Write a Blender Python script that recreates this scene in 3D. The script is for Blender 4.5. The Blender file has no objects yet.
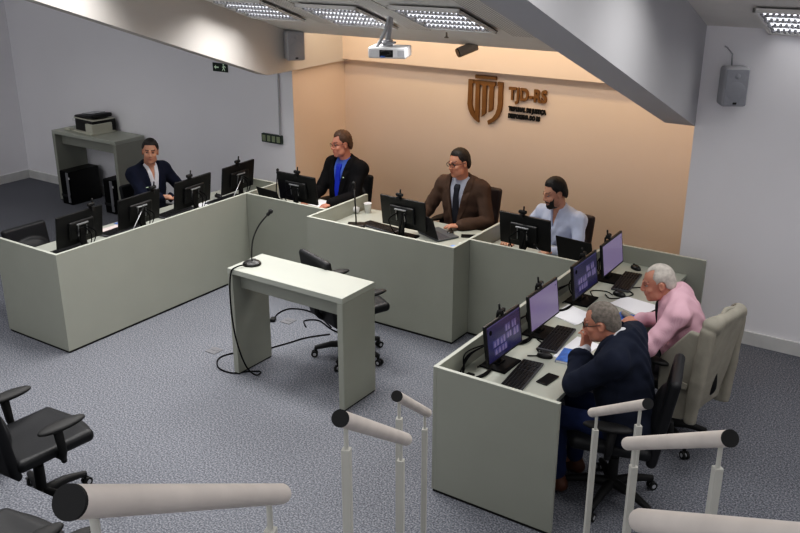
import bpy, bmesh, math, random
import numpy as np
from mathutils import Vector, Matrix
random.seed(7); rng = np.random.RandomState(7)
SC = bpy.context.scene
COL = SC.collection
PI = math.pi
R = math.radians

# ------------------------------------------------------------------ materials
def lin(h):
    h = h.lstrip('#')
    c = [int(h[i:i+2], 16)/255 for i in (0, 2, 4)]
    return tuple((x/12.92 if x <= .04045 else ((x+.055)/1.055)**2.4) for x in c) + (1,)

def mat(name, col, rough=.5, metal=0, spec=.5, var=.06, scale=6., bump=0., bscale=80., emit=None, estr=0., vcol=False, sheen=0., coat=0.):
    m = bpy.data.materials.new(name); m.use_nodes = True
    nt = m.node_tree; b = nt.nodes['Principled BSDF']
    c = lin(col)
    tc = nt.nodes.new('ShaderNodeTexCoord')
    nz = nt.nodes.new('ShaderNodeTexNoise'); nz.inputs['Scale'].default_value = scale; nz.inputs['Detail'].default_value = 4
    nt.links.new(tc.outputs['Object'], nz.inputs['Vector'])
    rp = nt.nodes.new('ShaderNodeMapRange')
    rp.inputs['From Min'].default_value = .3; rp.inputs['From Max'].default_value = .7
    rp.inputs['To Min'].default_value = 1-var; rp.inputs['To Max'].default_value = 1+var
    nt.links.new(nz.outputs['Fac'], rp.inputs['Value'])
    mx = nt.nodes.new('ShaderNodeMix'); mx.data_type = 'RGBA'; mx.blend_type = 'MULTIPLY'; mx.inputs['Factor'].default_value = 1
    mx.inputs['A'].default_value = c
    nt.links.new(rp.outputs['Result'], mx.inputs['B'])
    out = mx.outputs['Result']
    if vcol:
        at = nt.nodes.new('ShaderNodeAttribute'); at.attribute_name = 'Col'
        m2 = nt.nodes.new('ShaderNodeMix'); m2.data_type = 'RGBA'; m2.blend_type = 'MULTIPLY'; m2.inputs['Factor'].default_value = 1
        nt.links.new(out, m2.inputs['A']); nt.links.new(at.outputs['Color'], m2.inputs['B']); out = m2.outputs['Result']
    nt.links.new(out, b.inputs['Base Color'])
    b.inputs['Roughness'].default_value = rough; b.inputs['Metallic'].default_value = metal
    b.inputs['Specular IOR Level'].default_value = spec
    if sheen: b.inputs['Sheen Weight'].default_value = sheen
    if coat: b.inputs['Coat Weight'].default_value = coat
    if bump:
        n2 = nt.nodes.new('ShaderNodeTexNoise'); n2.inputs['Scale'].default_value = bscale; n2.inputs['Detail'].default_value = 3
        nt.links.new(tc.outputs['Object'], n2.inputs['Vector'])
        bp = nt.nodes.new('ShaderNodeBump'); bp.inputs['Strength'].default_value = bump; bp.inputs['Distance'].default_value = .01
        nt.links.new(n2.outputs['Fac'], bp.inputs['Height']); nt.links.new(bp.outputs['Normal'], b.inputs['Normal'])
    if emit:
        b.inputs['Emission Color'].default_value = lin(emit); b.inputs['Emission Strength'].default_value = estr
    return m

def carpet_mat():
    m = mat('carpet_speckle', '#83858f', rough=.95, spec=.1, var=.03, scale=1.5)
    nt = m.node_tree; b = nt.nodes['Principled BSDF']
    tc = [n for n in nt.nodes if n.type == 'TEX_COORD'][0]
    nz = nt.nodes.new('ShaderNodeTexNoise'); nz.inputs['Scale'].default_value = 88; nz.inputs['Detail'].default_value = 2
    nt.links.new(tc.outputs['Object'], nz.inputs['Vector'])
    cr = nt.nodes.new('ShaderNodeValToRGB')
    e = cr.color_ramp.elements
    e[0].position = .36; e[0].color = lin('#53555b'); e[1].position = .64; e[1].color = lin('#888a90')
    k = cr.color_ramp.elements.new(.5); k.color = lin('#696b72')
    nt.links.new(nz.outputs['Fac'], cr.inputs['Fac'])
    old = b.inputs['Base Color'].links[0].from_node
    nt.links.new(cr.outputs['Color'], old.inputs['A'])
    bp = nt.nodes.new('ShaderNodeBump'); bp.inputs['Strength'].default_value = .5; bp.inputs['Distance'].default_value = .006
    nt.links.new(nz.outputs['Fac'], bp.inputs['Height']); nt.links.new(bp.outputs['Normal'], b.inputs['Normal'])
    return m

def perforated_mat():
    m = mat('perforated_ceiling_board', '#e2e0dc', rough=.8, var=.03)
    nt = m.node_tree; b = nt.nodes['Principled BSDF']
    tc = [n for n in nt.nodes if n.type == 'TEX_COORD'][0]
    v = nt.nodes.new('ShaderNodeTexVoronoi'); v.voronoi_dimensions = '2D'
    v.inputs['Scale'].default_value = 34; v.inputs['Randomness'].default_value = 0
    nt.links.new(tc.outputs['Object'], v.inputs['Vector'])
    lt = nt.nodes.new('ShaderNodeMath'); lt.operation = 'LESS_THAN'; lt.inputs[1].default_value = .3
    nt.links.new(v.outputs['Distance'], lt.inputs[0])
    mx = nt.nodes.new('ShaderNodeMix'); mx.data_type = 'RGBA'
    old = b.inputs['Base Color'].links[0].from_socket
    nt.links.new(lt.outputs[0], mx.inputs['Factor']); nt.links.new(old, mx.inputs['A'])
    mx.inputs['B'].default_value = lin('#a19f9c')
    nt.links.new(mx.outputs['Result'], b.inputs['Base Color'])
    return m

def stripes_mat(name, c1, c2, scale, rough=.8, axis='X'):
    m = mat(name, c1, rough=rough, var=.05)
    nt = m.node_tree; b = nt.nodes['Principled BSDF']
    tc = [n for n in nt.nodes if n.type == 'TEX_COORD'][0]
    w = nt.nodes.new('ShaderNodeTexWave'); w.bands_direction = axis; w.inputs['Scale'].default_value = scale; w.inputs['Distortion'].default_value = 1.2
    nt.links.new(tc.outputs['Object'], w.inputs['Vector'])
    mx = nt.nodes.new('ShaderNodeMix'); mx.data_type = 'RGBA'
    old = b.inputs['Base Color'].links[0].from_socket
    nt.links.new(w.outputs['Fac'], mx.inputs['Factor']); nt.links.new(old, mx.inputs['A']); mx.inputs['B'].default_value = lin(c2)
    nt.links.new(mx.outputs['Result'], b.inputs['Base Color'])
    return m

M = {}
M['carpet'] = carpet_mat()
M['wall'] = mat('white_wall_paint', '#f3f2f5', rough=.85, var=.015, scale=1.2, bump=.05, bscale=60)
M['beige'] = mat('beige_wall_paint', '#efdac8', rough=.85, var=.015, scale=1.2)
M['ceil'] = mat('ceiling_paint', '#e6e4e0', rough=.85, var=.02)
M['beam'] = mat('beam_plaster', '#cbc6c1', rough=.85, var=.015, scale=1.)
M['beamR'] = mat('grey_beam_plaster', '#c2c2c5', rough=.85, var=.015, scale=1.)
M['perf'] = perforated_mat()
M['base'] = mat('white_baseboard', '#d6d6d4', rough=.5)
M['lam'] = mat('grey_green_laminate', '#96988e', rough=.5, var=.02, scale=3)
M['lamtop'] = mat('pale_grey_green_laminate', '#a6a99f', rough=.42, var=.02, scale=3)
M['edge'] = mat('toplit_laminate_edge', '#b2b5aa', rough=.45, var=.02)  # paler than the panels: light on their top edges put into the colour
M['plinth'] = mat('black_plinth', '#0c0c0c', rough=.8)
M['black'] = mat('black_plastic', '#0b0b0d', rough=.42, var=.1)
M['blackm'] = mat('matt_black_plastic', '#09090a', rough=.65, var=.1)
M['gloss'] = mat('gloss_black', '#0b0b0e', rough=.55, spec=.1, var=.1)
M['leather'] = mat('black_leatherette', '#17181b', rough=.5, spec=.35, var=.1, bump=.06, bscale=200)
M['brownlea'] = mat('dark_brown_leatherette', '#2e2220', rough=.42, var=.12)
M['silver'] = mat('brushed_silver', '#a8a9ac', rough=.35, metal=.7)
M['white'] = mat('white_plastic', '#dcdcde', rough=.45, var=.02)
M['spk'] = mat('speaker_casing', '#b4b5b9', rough=.5, var=.02)
M['grille'] = mat('speaker_grille', '#96989e', rough=.6, var=.1, scale=300)
M['paper'] = mat('white_paper', '#ececf0', rough=.8, var=.02)
M['pinkpaper'] = mat('pinkish_printed_paper', '#e4d3cf', rough=.8, var=.08, scale=60)
M['blue'] = mat('blue_printed_cover', '#3f68b4', rough=.5, var=.35, scale=22)
M['bluelite'] = mat('light_blue_sheet', '#7f9ed8', rough=.6, var=.2, scale=25)
M['rail'] = mat('cream_rail_enamel', '#dad1c9', rough=.4, var=.07, scale=9)
M['post'] = mat('post_enamel', '#bdbcb4', rough=.45, var=.04)
M['rubber'] = mat('black_rubber', '#0d0d0e', rough=.7)
M['tube'] = mat('fluorescent_lamp', '#ffffff', rough=.4, emit='#f4f6ff', estr=3.2)
M['louver'] = mat('bright_louver', '#b5b5b8', rough=.5)
M['housing'] = mat('lamp_housing', '#9d9d9c', rough=.5)
M['dark'] = mat('dark_gap', '#161616', rough=.9)
M['bronze'] = mat('bronze_letters', '#7f5a2e', rough=.5, metal=.1, var=.08)
M['signg'] = mat('exit_sign_green', '#0c2216', rough=.5)
M['signw'] = mat('exit_sign_symbol', '#b9cdb4', rough=.6, emit='#b9cdb4', estr=.25)
M['outlet'] = mat('outlet_box_green', '#2e3a34', rough=.55)
M['outletw'] = mat('outlet_faces', '#8f9a7d', rough=.5)
M['camgrey'] = mat('camera_shell', '#8d8378', rough=.5)
M['lens'] = mat('lens_glass', '#08080c', rough=.08, coat=.5)
M['lav'] = mat('lavender_screen', '#0d0d12', rough=.22, emit='#8f80a6', estr=.55, var=.03, scale=3)
M['vidbg'] = mat('video_screen_dark', '#0d0d12', rough=.22, emit='#2d2a55', estr=.5)
M['vidt1'] = mat('video_tile_bright', '#101014', rough=.22, emit='#84789f', estr=.55)
M['vidt2'] = mat('video_tile_mid', '#101014', rough=.22, emit='#514b7c', estr=.55)
M['keys'] = mat('key_caps', '#0c0c0e', rough=.55)
M['board'] = mat('keyboard_tray', '#4a4a4f', rough=.5)
M['cup'] = mat('plastic_cup', '#e6e6e8', rough=.35)
M['printer'] = mat('printer_cream', '#c0c0b2', rough=.5, var=.03)
M['laptop'] = mat('laptop_grey', '#5b5f63', rough=.4, metal=.3)
M['plate'] = mat('steel_floor_plate', '#66666a', rough=.6)
M['tan'] = mat('tan_cover', '#8d8479', rough=.6)
def skinmat(n, c): 
    m = mat(n, c, rough=.5, var=.05, scale=18, vcol=True); b = m.node_tree.nodes['Principled BSDF']
    b.inputs['Subsurface Weight'].default_value = .08; b.inputs['Subsurface Radius'].default_value = (.01, .004, .002)
    return m

# ------------------------------------------------------------------ mesh builder
def rotm(ax, a): return Matrix.Rotation(a, 4, ax)
class MB:
    def __init__(s): s.bm = bmesh.new(); s.slot = 0
    def _merge(s, t, mtx=None, smooth=False):
        if mtx is not None: bmesh.ops.transform(t, matrix=mtx, verts=t.verts)
        mp = {}
        for v in t.verts: mp[v] = s.bm.verts.new(v.co)
        for f in t.faces:
            try:
                g = s.bm.faces.new([mp[v] for v in f.verts]); g.smooth = smooth and f.smooth; g.material_index = s.slot
            except ValueError: pass
        for e in t.edges:
            if not e.smooth:
                q = s.bm.edges.get((mp[e.verts[0]], mp[e.verts[1]]))
                if q: q.smooth = False
        t.free()
    def box(s, c, size, rot=None, bev=0., seg=2):
        t = bmesh.new(); bmesh.ops.create_cube(t, size=1)
        bmesh.ops.scale(t, vec=Vector(size), verts=t.verts)
        if bev > 0: bmesh.ops.bevel(t, geom=t.edges[:], offset=bev, segments=seg, affect='EDGES', profile=.5)
        m = Matrix.Translation(Vector(c))
        if rot is not None: m = m @ rot
        s._merge(t, m); return s
    def box2(s, lo, hi, bev=0.):
        lo = Vector(lo); hi = Vector(hi); return s.box((lo+hi)/2, hi-lo, bev=bev)
    def cyl(s, a, b, r, r2=None, seg=16, smooth=True):
        a = Vector(a); b = Vector(b); d = b-a
        t = bmesh.new(); bmesh.ops.create_cone(t, cap_ends=True, segments=seg, radius1=r, radius2=r if r2 is None else r2, depth=d.length)
        for f in t.faces:
            f.smooth = len(f.verts) == 4
            if len(f.verts) > 4:
                for e in f.edges: e.smooth = False
        m = Matrix.Translation((a+b)/2) @ d.to_track_quat('Z', 'Y').to_matrix().to_4x4()
        s._merge(t, m, smooth); return s
    def sph(s, c, r, seg=16, rot=None):
        t = bmesh.new(); bmesh.ops.create_uvsphere(t, u_segments=seg, v_segments=max(6, seg//2), radius=1)
        for f in t.faces: f.smooth = True
        r = (r, r, r) if not hasattr(r, '__len__') else r
        m = Matrix.Translation(Vector(c)) @ (rot if rot is not None else Matrix()) @ Matrix.Diagonal((*r, 1))
        s._merge(t, m, True); return s
    def tube(s, pts, r, seg=8, cap=True):
        pts = [Vector(p) for p in pts]; n = len(pts); rs = r if hasattr(r, '__len__') else [r]*n
        up = Vector((0, 0, 1)); rings = []
        t0 = (pts[1]-pts[0]).normalized()
        if abs(t0.dot(up)) > .95: up = Vector((1, 0, 0))
        nrm = t0.cross(up).normalized()
        for i in range(n):
            t = (pts[min(i+1, n-1)]-pts[max(i-1, 0)]).normalized()
            nrm = (nrm - t*nrm.dot(t)).normalized(); bn = t.cross(nrm)
            rings.append([s.bm.verts.new(pts[i]+(nrm*math.cos(2*PI*k/seg)+bn*math.sin(2*PI*k/seg))*rs[i]) for k in range(seg)])
        for i in range(n-1):
            for k in range(seg):
                f = s.bm.faces.new([rings[i][k], rings[i][(k+1) % seg], rings[i+1][(k+1) % seg], rings[i+1][k]]); f.smooth = True; f.material_index = s.slot
        if cap:
            for q, rg in ((0, rings[0][::-1]), (1, rings[-1])):
                f = s.bm.faces.new(rg); f.material_index = s.slot
        return s
    def lathe(s, prof, c=(0, 0, 0), seg=24, mtx=None):
        t = bmesh.new(); rings = []
        for (r, z) in prof:
            if r < 1e-5: rings.append([t.verts.new((0, 0, z))])
            else: rings.append([t.verts.new((r*math.cos(2*PI*k/seg), r*math.sin(2*PI*k/seg), z)) for k in range(seg)])
        for a, b in zip(rings[:-1], rings[1:]):
            for k in range(seg):
                q = [a[k % len(a)], a[(k+1) % len(a)], b[(k+1) % len(b)], b[k % len(b)]]
                u = []
                for v in q:
                    if v not in u: u.append(v)
                if len(u) > 2: t.faces.new(u)
        for f in t.faces: f.smooth = True
        m = Matrix.Translation(Vector(c)) @ (mtx if mtx is not None else Matrix())
        s._merge(t, m, True); return s
    def prism(s, poly, y0, y1, plane='xz'):
        def P(a, b, y): return {'xz': (a, y, b), 'xy': (a, b, y), 'yz': (y, a, b)}[plane]
        A = [s.bm.verts.new(P(a, b, y0)) for a, b in poly]; B = [s.bm.verts.new(P(a, b, y1)) for a, b in poly]
        n = len(poly); fs = [s.bm.faces.new(A), s.bm.faces.new(B[::-1])]
        for i in range(n): fs.append(s.bm.faces.new([A[i], B[i], B[(i+1) % n], A[(i+1) % n]]))
        for f in fs: f.material_index = s.slot
        return s
    def quad(s, *p):
        f = s.bm.faces.new([s.bm.verts.new(q) for q in p]); f.material_index = s.slot; return s
    def build(s, name, m, parent=None, bevel=0.):
        bmesh.ops.recalc_face_normals(s.bm, faces=s.bm.faces[:])
        me = bpy.data.meshes.new(name); s.bm.to_mesh(me); s.bm.free()
        for x in (m if isinstance(m, (list, tuple)) else [m]): me.materials.append(x)
        return link(name, me, parent)
def link(name, me, parent=None):
    o = bpy.data.objects.new(name, me); COL.objects.link(o)
    if parent is not None: o.parent = parent
    return o
def thing(name, label, cat, loc=(0, 0, 0), rz=0., group=None):
    o = bpy.data.objects.new(name, None); COL.objects.link(o)
    o.empty_display_size = .1; o.location = loc; o.rotation_euler = (0, 0, rz)
    return tag(o, label, cat, group)
def tag(o, label, cat, group=None):
    o['label'] = label; o['category'] = cat
    if group: o['group'] = group
    return o
def struct(o): o['kind'] = 'structure'; return o
def dup(root, loc, rz, label, group=None):
    r = root.copy(); COL.objects.link(r); r.location = loc; r.rotation_euler = (0, 0, rz); r['label'] = label
    if group: r['group'] = group
    for ch in list(root.children):
        c = ch.copy(); COL.objects.link(c); c.parent = r
        for g in list(ch.children):
            d = g.copy(); COL.objects.link(d); d.parent = c
    return r
PROTO = {}
def place(key, make, loc, rz, label, group=None):
    """first call builds, later calls copy"""
    if key not in PROTO:
        o = make(); PROTO[key] = o
        o.location = loc; o.rotation_euler = (0, 0, rz); o['label'] = label
        if group: o['group'] = group
        return o
    return dup(PROTO[key], loc, rz, label, group)
def spline(pts, n=8):
    P = [Vector(p) for p in pts]; out = []
    for i in range(len(P)-1):
        p0 = P[max(i-1, 0)]; p1 = P[i]; p2 = P[i+1]; p3 = P[min(i+2, len(P)-1)]
        for k in range(n):
            t = k/n
            out.append(.5*((2*p1)+(p2-p0)*t+(2*p0-5*p1+4*p2-p3)*t*t+(3*p1-p0-3*p2+p3)*t**3))
    out.append(P[-1]); return out

# ------------------------------------------------------------------ implicit surfaces
class Field:
    def __init__(s, lo, hi, h):
        s.h = h; s.o = np.array(lo, float)
        n = np.ceil((np.array(hi)-s.o)/h).astype(int)+1
        s.ax = [s.o[i]+h*np.arange(n[i]) for i in range(3)]
        s.D = np.full(n, .2, np.float32)
    def _sl(s, lo, hi):
        r = []
        for i in range(3):
            a = int(np.floor((lo[i]-s.o[i])/s.h)); b = int(np.ceil((hi[i]-s.o[i])/s.h))+1
            a = max(a, 0); b = min(b, len(s.ax[i]))
            if a >= b: return None
            r.append(slice(a, b))
        return tuple(r)
    def _pts(s, sl): return np.meshgrid(s.ax[0][sl[0]], s.ax[1][sl[1]], s.ax[2][sl[2]], indexing='ij')
    def _app(s, sl, d, k, op):
        a = s.D[sl]
        if op == 'add':
            if k > 0:
                hh = np.clip(.5+.5*(a-d)/k, 0, 1); s.D[sl] = a*(1-hh)+d*hh-k*hh*(1-hh)
            else: s.D[sl] = np.minimum(a, d)
        else:
            if k > 0:
                hh = np.clip(.5-.5*(a+d)/k, 0, 1); s.D[sl] = a*(1-hh)+(-d)*hh+k*hh*(1-hh)
            else: s.D[sl] = np.maximum(a, -d)
    def cone(s, a, b, ra, rb=None, k=.02, op='add'):
        rb = ra if rb is None else rb
        a = np.array(a, float); b = np.array(b, float); mg = max(ra, rb)+k+5*s.h
        sl = s._sl(np.minimum(a, b)-mg, np.maximum(a, b)+mg)
        if sl is None: return s
        X, Y, Z = s._pts(sl); ab = b-a; L = float(ab@ab)+1e-12
        t = np.clip(((X-a[0])*ab[0]+(Y-a[1])*ab[1]+(Z-a[2])*ab[2])/L, 0, 1)
        d = np.sqrt((X-a[0]-t*ab[0])**2+(Y-a[1]-t*ab[1])**2+(Z-a[2]-t*ab[2])**2)-(ra+(rb-ra)*t)
        s._app(sl, d.astype(np.float32), k, op); return s
    def _loc(s, X, Y, Z, c, Rm):
        x = X-c[0]; y = Y-c[1]; z = Z-c[2]
        if Rm is None: return x, y, z
        return (Rm[0, 0]*x+Rm[1, 0]*y+Rm[2, 0]*z, Rm[0, 1]*x+Rm[1, 1]*y+Rm[2, 1]*z, Rm[0, 2]*x+Rm[1, 2]*y+Rm[2, 2]*z)
    def ell(s, c, r, Rm=None, k=.02, op='add'):
        c = np.array(c, float); mg = max(r)+k+5*s.h
        sl = s._sl(c-mg, c+mg)
        if sl is None: return s
        x, y, z = s._loc(*s._pts(sl), c, Rm)
        k0 = np.sqrt((x/r[0])**2+(y/r[1])**2+(z/r[2])**2); k1 = np.sqrt((x/r[0]**2)**2+(y/r[1]**2)**2+(z/r[2]**2)**2)+1e-9
        s._app(sl, (k0*(k0-1)/k1).astype(np.float32), k, op); return s
    def rbox(s, c, hf, rad, Rm=None, k=.02, op='add'):
        c = np.array(c, float); mg = float(np.linalg.norm(hf))+rad+k+5*s.h
        sl = s._sl(c-mg, c+mg)
        if sl is None: return s
        x, y, z = s._loc(*s._pts(sl), c, Rm)
        qx = np.abs(x)-hf[0]+rad; qy = np.abs(y)-hf[1]+rad; qz = np.abs(z)-hf[2]+rad
        d = np.sqrt(np.maximum(qx, 0)**2+np.maximum(qy, 0)**2+np.maximum(qz, 0)**2)+np.minimum(np.maximum(qx, np.maximum(qy, qz)), 0)-rad
        s._app(sl, d.astype(np.float32), k, op); return s
    def all(s): return np.meshgrid(*s.ax, indexing='ij')
    def mesh(s, name, mats, smooth=True):
        D = s.D; D[0] = D[-1] = .1; D[:, 0] = D[:, -1] = .1; D[:, :, 0] = D[:, :, -1] = .1
        S = D < 0; n = np.array(D.shape)-1
        cnt = np.zeros(n, np.int8)
        cs = [(i, j, k) for i in (0, 1) for j in (0, 1) for k in (0, 1)]
        def sh(A, c): return A[c[0]:c[0]+n[0], c[1]:c[1]+n[1], c[2]:c[2]+n[2]]
        for c in cs: cnt += sh(S, c)
        mk = (cnt > 0) & (cnt < 8); cells = np.argwhere(mk)
        idx = np.full(n, -1, np.int64); idx[mk] = np.arange(len(cells))
        acc = np.zeros((len(cells), 3)); num = np.zeros(len(cells))
        for c in cs:
            for a in range(3):
                if c[a]: continue
                e = list(c); e[a] = 1
                p = cells+np.array(c); q = cells+np.array(e)
                va = D[p[:, 0], p[:, 1], p[:, 2]]; vb = D[q[:, 0], q[:, 1], q[:, 2]]
                m = (va < 0) != (vb < 0); t = np.where(m, va/np.where(m, va-vb, 1), 0)
                pos = np.tile(np.array(c, float), (len(cells), 1)); pos[:, a] = t
                acc[m] += pos[m]; num[m] += 1
        V = s.o+s.h*(cells+acc/num[:, None])
        F = []
        for a in range(3):
            b, c = (a+1) % 3, (a+2) % 3
            s0 = [slice(1, n[i]) for i in range(3)]; s1 = list(s0); s0[a] = slice(0, n[a]); s1[a] = slice(1, n[a]+1)
            A = S[tuple(s0)]; B = S[tuple(s1)]; df = np.argwhere(A != B)
            if not len(df): continue
            off = np.ones(3, int); off[a] = 0; g = df+off
            fl = A[df[:, 0], df[:, 1], df[:, 2]]
            def ci(db, dc):
                h = g.copy(); h[:, b] += db; h[:, c] += dc; return idx[h[:, 0], h[:, 1], h[:, 2]]
            q = np.stack([ci(-1, -1), ci(0, -1), ci(0, 0), ci(-1, 0)], 1)
            q[~fl] = q[~fl][:, ::-1]; F.append(q)
        F = np.concatenate(F); F = F[(F >= 0).all(1)]
        me = bpy.data.meshes.new(name)
        me.vertices.add(len(V)); me.vertices.foreach_set('co', V.ravel())
        me.loops.add(len(F)*4); me.loops.foreach_set('vertex_index', F.ravel().astype(np.int32))
        me.polygons.add(len(F)); me.polygons.foreach_set('loop_start', np.arange(0, len(F)*4, 4, dtype=np.int32))
        me.update(calc_edges=True)
        me.polygons.foreach_set('use_smooth', np.ones(len(F), bool))
        me.validate()
        for x in (mats if isinstance(mats, (list, tuple)) else [mats]): me.materials.append(x)
        return me, V

def Rx(a): c, s = math.cos(a), math.sin(a); return np.array([[1, 0, 0], [0, c, -s], [0, s, c]])
def Ry(a): c, s = math.cos(a), math.sin(a); return np.array([[c, 0, s], [0, 1, 0], [-s, 0, c]])
def Rz(a): c, s = math.cos(a), math.sin(a); return np.array([[c, -s, 0], [s, c, 0], [0, 0, 1]])
def sstep(a, b, x): t = np.clip((x-a)/(b-a), 0, 1); return t*t*(3-2*t)

# ================================================================== THE ROOM
SL = .34                                       # the ceilings fall towards the front wall
def sbox(name, lo, hi, m, bev=0.): return struct(MB().box2(lo, hi, bev).build(name, m))
struct(MB().box2((-10.7, -7, -.1), (3.4, 4.1, 0)).build('floor', M['carpet']))
sbox('wall_back', (-10.7, 2.87, 0), (-5.37, 3.0, 4.6), M['wall'])
sbox('wall_left', (-10.7, -7, 0), (-10.55, 2.87, 4.6), M['wall'])
sbox('wall_right', (-.935, 2.9, 0), (3.4, 4.0, 4.6), M['wall'])
sbox('wall_side', (3.3, -7, 0), (3.4, 2.9, 6.5), M['wall'])
sbox('wall_niche_left', (-5.5, 3.0, 0), (-5.37, 3.95, 3.4), M['beige'])
sbox('wall_niche_edge', (-5.372, 2.868, 0), (-5.369, 3.0, 3.4), M['beige'])
sbox('wall_niche', (-5.37, 3.82, 0), (-.935, 3.95, 3.4), M['beige'])
sbox('wall_niche_upper', (-5.3, 3.70, 2.02), (-.935, 3.82, 3.4), M['beige'])
sbox('ceiling_niche', (-5.5, 2.95, 3.05), (-.935, 3.95, 3.15), M['ceil'])
# baseboards
sbox('baseboard_back', (-10.55, 2.85, 0), (-5.37, 2.87, .12), M['base'])
sbox('baseboard_left', (-10.55, -7, 0), (-10.53, 2.85, .12), M['base'])
sbox('baseboard_right', (-.935, 2.88, 0), (3.3, 2.9, .12), M['base'])

def slope_prism(name, x0, x1, yz, m):
    return struct(MB().prism(yz, x0, x1, 'yz').build(name, m))
# left beam: level over the niche, then rising with the seating
def zb(y): return 1.985+SL*(2.40-y)
slope_prism('trim_beam_left', -5.46, -5.3, [(3.82, 2.0), (2.40, 1.985), (-6, zb(-6)), (-6, 6.5), (3.82, 4.5)], M['beam'])
# right beam, slightly skewed like the hall
mb = MB()
def zr(y): return 1.87+SL*(2.87-y)
ys = [2.9, -6.0]
def bx0(y): return -1.19+(2.87-y)*.034
def bx1(y): return -.93+(2.87-y)*.040
A = []
for y in ys:
    A.append([mb.bm.verts.new(p) for p in ((bx0(y), y, zr(y)), (bx1(y), y, zr(y)), (bx1(y), y, 4.2+SL*(2.9-y)), (bx0(y), y, 4.2+SL*(2.9-y)))])
for k in range(4): mb.bm.faces.new([A[0][k], A[0][(k+1) % 4], A[1][(k+1) % 4], A[1][k]])
mb.bm.faces.new(A[0]); mb.bm.faces.new(A[1][::-1])
struct(mb.build('trim_beam_right', M['beamR']))
# sloped ceilings
def zc(y): return 2.41+SL*(2.75-y)
def zR(y): return 2.69+SL*(2.9-y)
slope_prism('ceiling', -5.3, -.95, [(2.76, zc(2.76)), (2.76, zc(2.76)+.10), (-1.9, zc(-1.9)+.10), (-1.9, zc(-1.9))], M['ceil'])
slope_prism('ceiling_right', -1.02, 3.3, [(2.9, zR(2.9)), (2.9, zR(2.9)+.1), (-1.9, zR(-1.9)+.1), (-1.9, zR(-1.9))], M['ceil'])
slope_prism('ceiling_left', -10.6, -5.46, [(2.9, 3.6), (2.9, 3.7), (-1.9, 4.6), (-1.9, 4.5)], M['ceil'])
# perforated boards let into the ceilings
def board(name, x0, x1, y0, y1, zf):
    L = math.hypot(y1-y0, SL*(y1-y0)); th = math.atan(SL)
    o = MB().box((0, 0, 0), (x1-x0, L, .006)).build(name, M['perf'])
    ym = (y0+y1)/2; o.location = ((x0+x1)/2, ym, zf(ym)-.003); o.rotation_euler = (-th, 0, 0)
    return struct(o)
for i, (x0, x1) in enumerate(((-4.44, -4.2), (-3.42, -3.18), (-2.36, -1.1))):
    board('trim_perforated_board', x0, x1, -1.85, 2.25, zc)
board('trim_perforated_board', -.9, .9, -1.85, 2.05, zR)

# raised seating tiers behind the floor of the hall
TX = 3.3
def tier(name, poly, z0, z1): return struct(MB().prism(poly, z0, z1, 'xy').build(name, M['carpet']))
tier('floor_tier_low', [(-10.5, -3.0), (-3.27, -2.41), (-2.2, -2.34), (-1.2, -2.3), (TX, -2.3), (TX, -7), (-10.5, -7)], 0, .5)
tier('floor_tier_mid', [(-10.5, -4.0), (-2.4, -3.4), (TX, -3.1), (TX, -7), (-10.5, -7)], .5, .9)
tier('floor_tier_high', [(-10.5, -5.0), (-2.4, -4.4), (TX, -4.0), (TX, -7), (-10.5, -7)], .9, 1.35)

# ------------------------------------------------------------------ luminaires
th = math.atan(SL)
def make_luminaire():
    t = thing('ceiling_luminaire', '', 'ceiling light')
    # local: x right, y along slope, z up out of the ceiling; the open side looks down
    w, l = .68, .66
    mb = MB()
    mb.box((0, l/2-.01, -.012), (w, .02, .03)); mb.box((0, -l/2+.01, -.012), (w, .02, .03))
    mb.box((w/2-.01, 0, -.012), (.02, l, .03)); mb.box((-w/2+.01, 0, -.012), (.02, l, .03))
    mb.build('frame', M['ceil'], t)
    MB().box((0, 0, .004), (w-.04, l-.04, .006)).build('reflector', M['housing'], t)
    MB().box((w/2+.006, 0, -.003), (.008, l, .004)).build('shadow_gap', M['dark'], t)
    for i in range(4):
        y = -.23+i*.153
        MB().cyl((-w/2+.05, y, -.006), (w/2-.05, y, -.006), .008, seg=8).build('lamp_tube', M['tube'], t)
        lv = MB()
        for k in range(15):
            x = -w/2+.05+k*(w-.1)/14
            lv.box((x, y, -.018), (.020, .06, .022))
        lv.build('louver', M['louver'], t)
    return t
def lum(x, y, zf, label, group):
    o = place('lum', make_luminaire, (x, y, zf(y)-.02), 0, label, group)
    o.rotation_euler = (-th, 0, 0); return o
G = 'recessed louvred ceiling lights'
lum(-4.83, 1.76, zc, 'recessed louvred fluorescent light nearest the left bulkhead', G)
lum(-3.80, 1.82, zc, 'recessed louvred fluorescent light beside the projector arm, on the bulkhead side', G)
lum(-2.74, 1.72, zc, 'recessed louvred fluorescent light nearest the small cylindrical security camera', G)
lum(-.10, 2.58, zR, 'recessed louvred fluorescent light above the right hand wall speaker', G)
def area(name, loc, rot, sx, sy, power, col=(1, .98, .96), spread=PI):
    l = bpy.data.lights.new(name, 'AREA'); l.shape = 'RECTANGLE'; l.size = sx; l.size_y = sy; l.energy = power; l.color = col; l.spread = spread
    o = bpy.data.objects.new(name, l); COL.objects.link(o); o.location = loc; o.rotation_euler = rot; return o
LP = 17
for x in (-4.83, -3.80, -2.74):
    for y in (1.77, .1, -1.55):
        area('luminaire_and_fill_light', (x, y, zc(y)-.06), (-th, 0, 0), .6, .6, LP*(1.0 if y > 1 else 1.15), spread=R(128))
for x in (-.10, 1.6):
    for y in (2.58, .9, -.8):
        area('luminaire_and_fill_light', (x, y, zR(y)-.06), (-th, 0, 0), .6, .6, LP*(.12 if y > 2 else .9), spread=R(150))
for x, y in ((-8.2, .6),):
    area('luminaire_and_fill_light', (x, y, 3.60+.188*(2.9-y)-.08), (-R(10), 0, 0),   .6, .6, 17, spread=R(120))  # unseen fill lamp added to brighten the left walls
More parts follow.
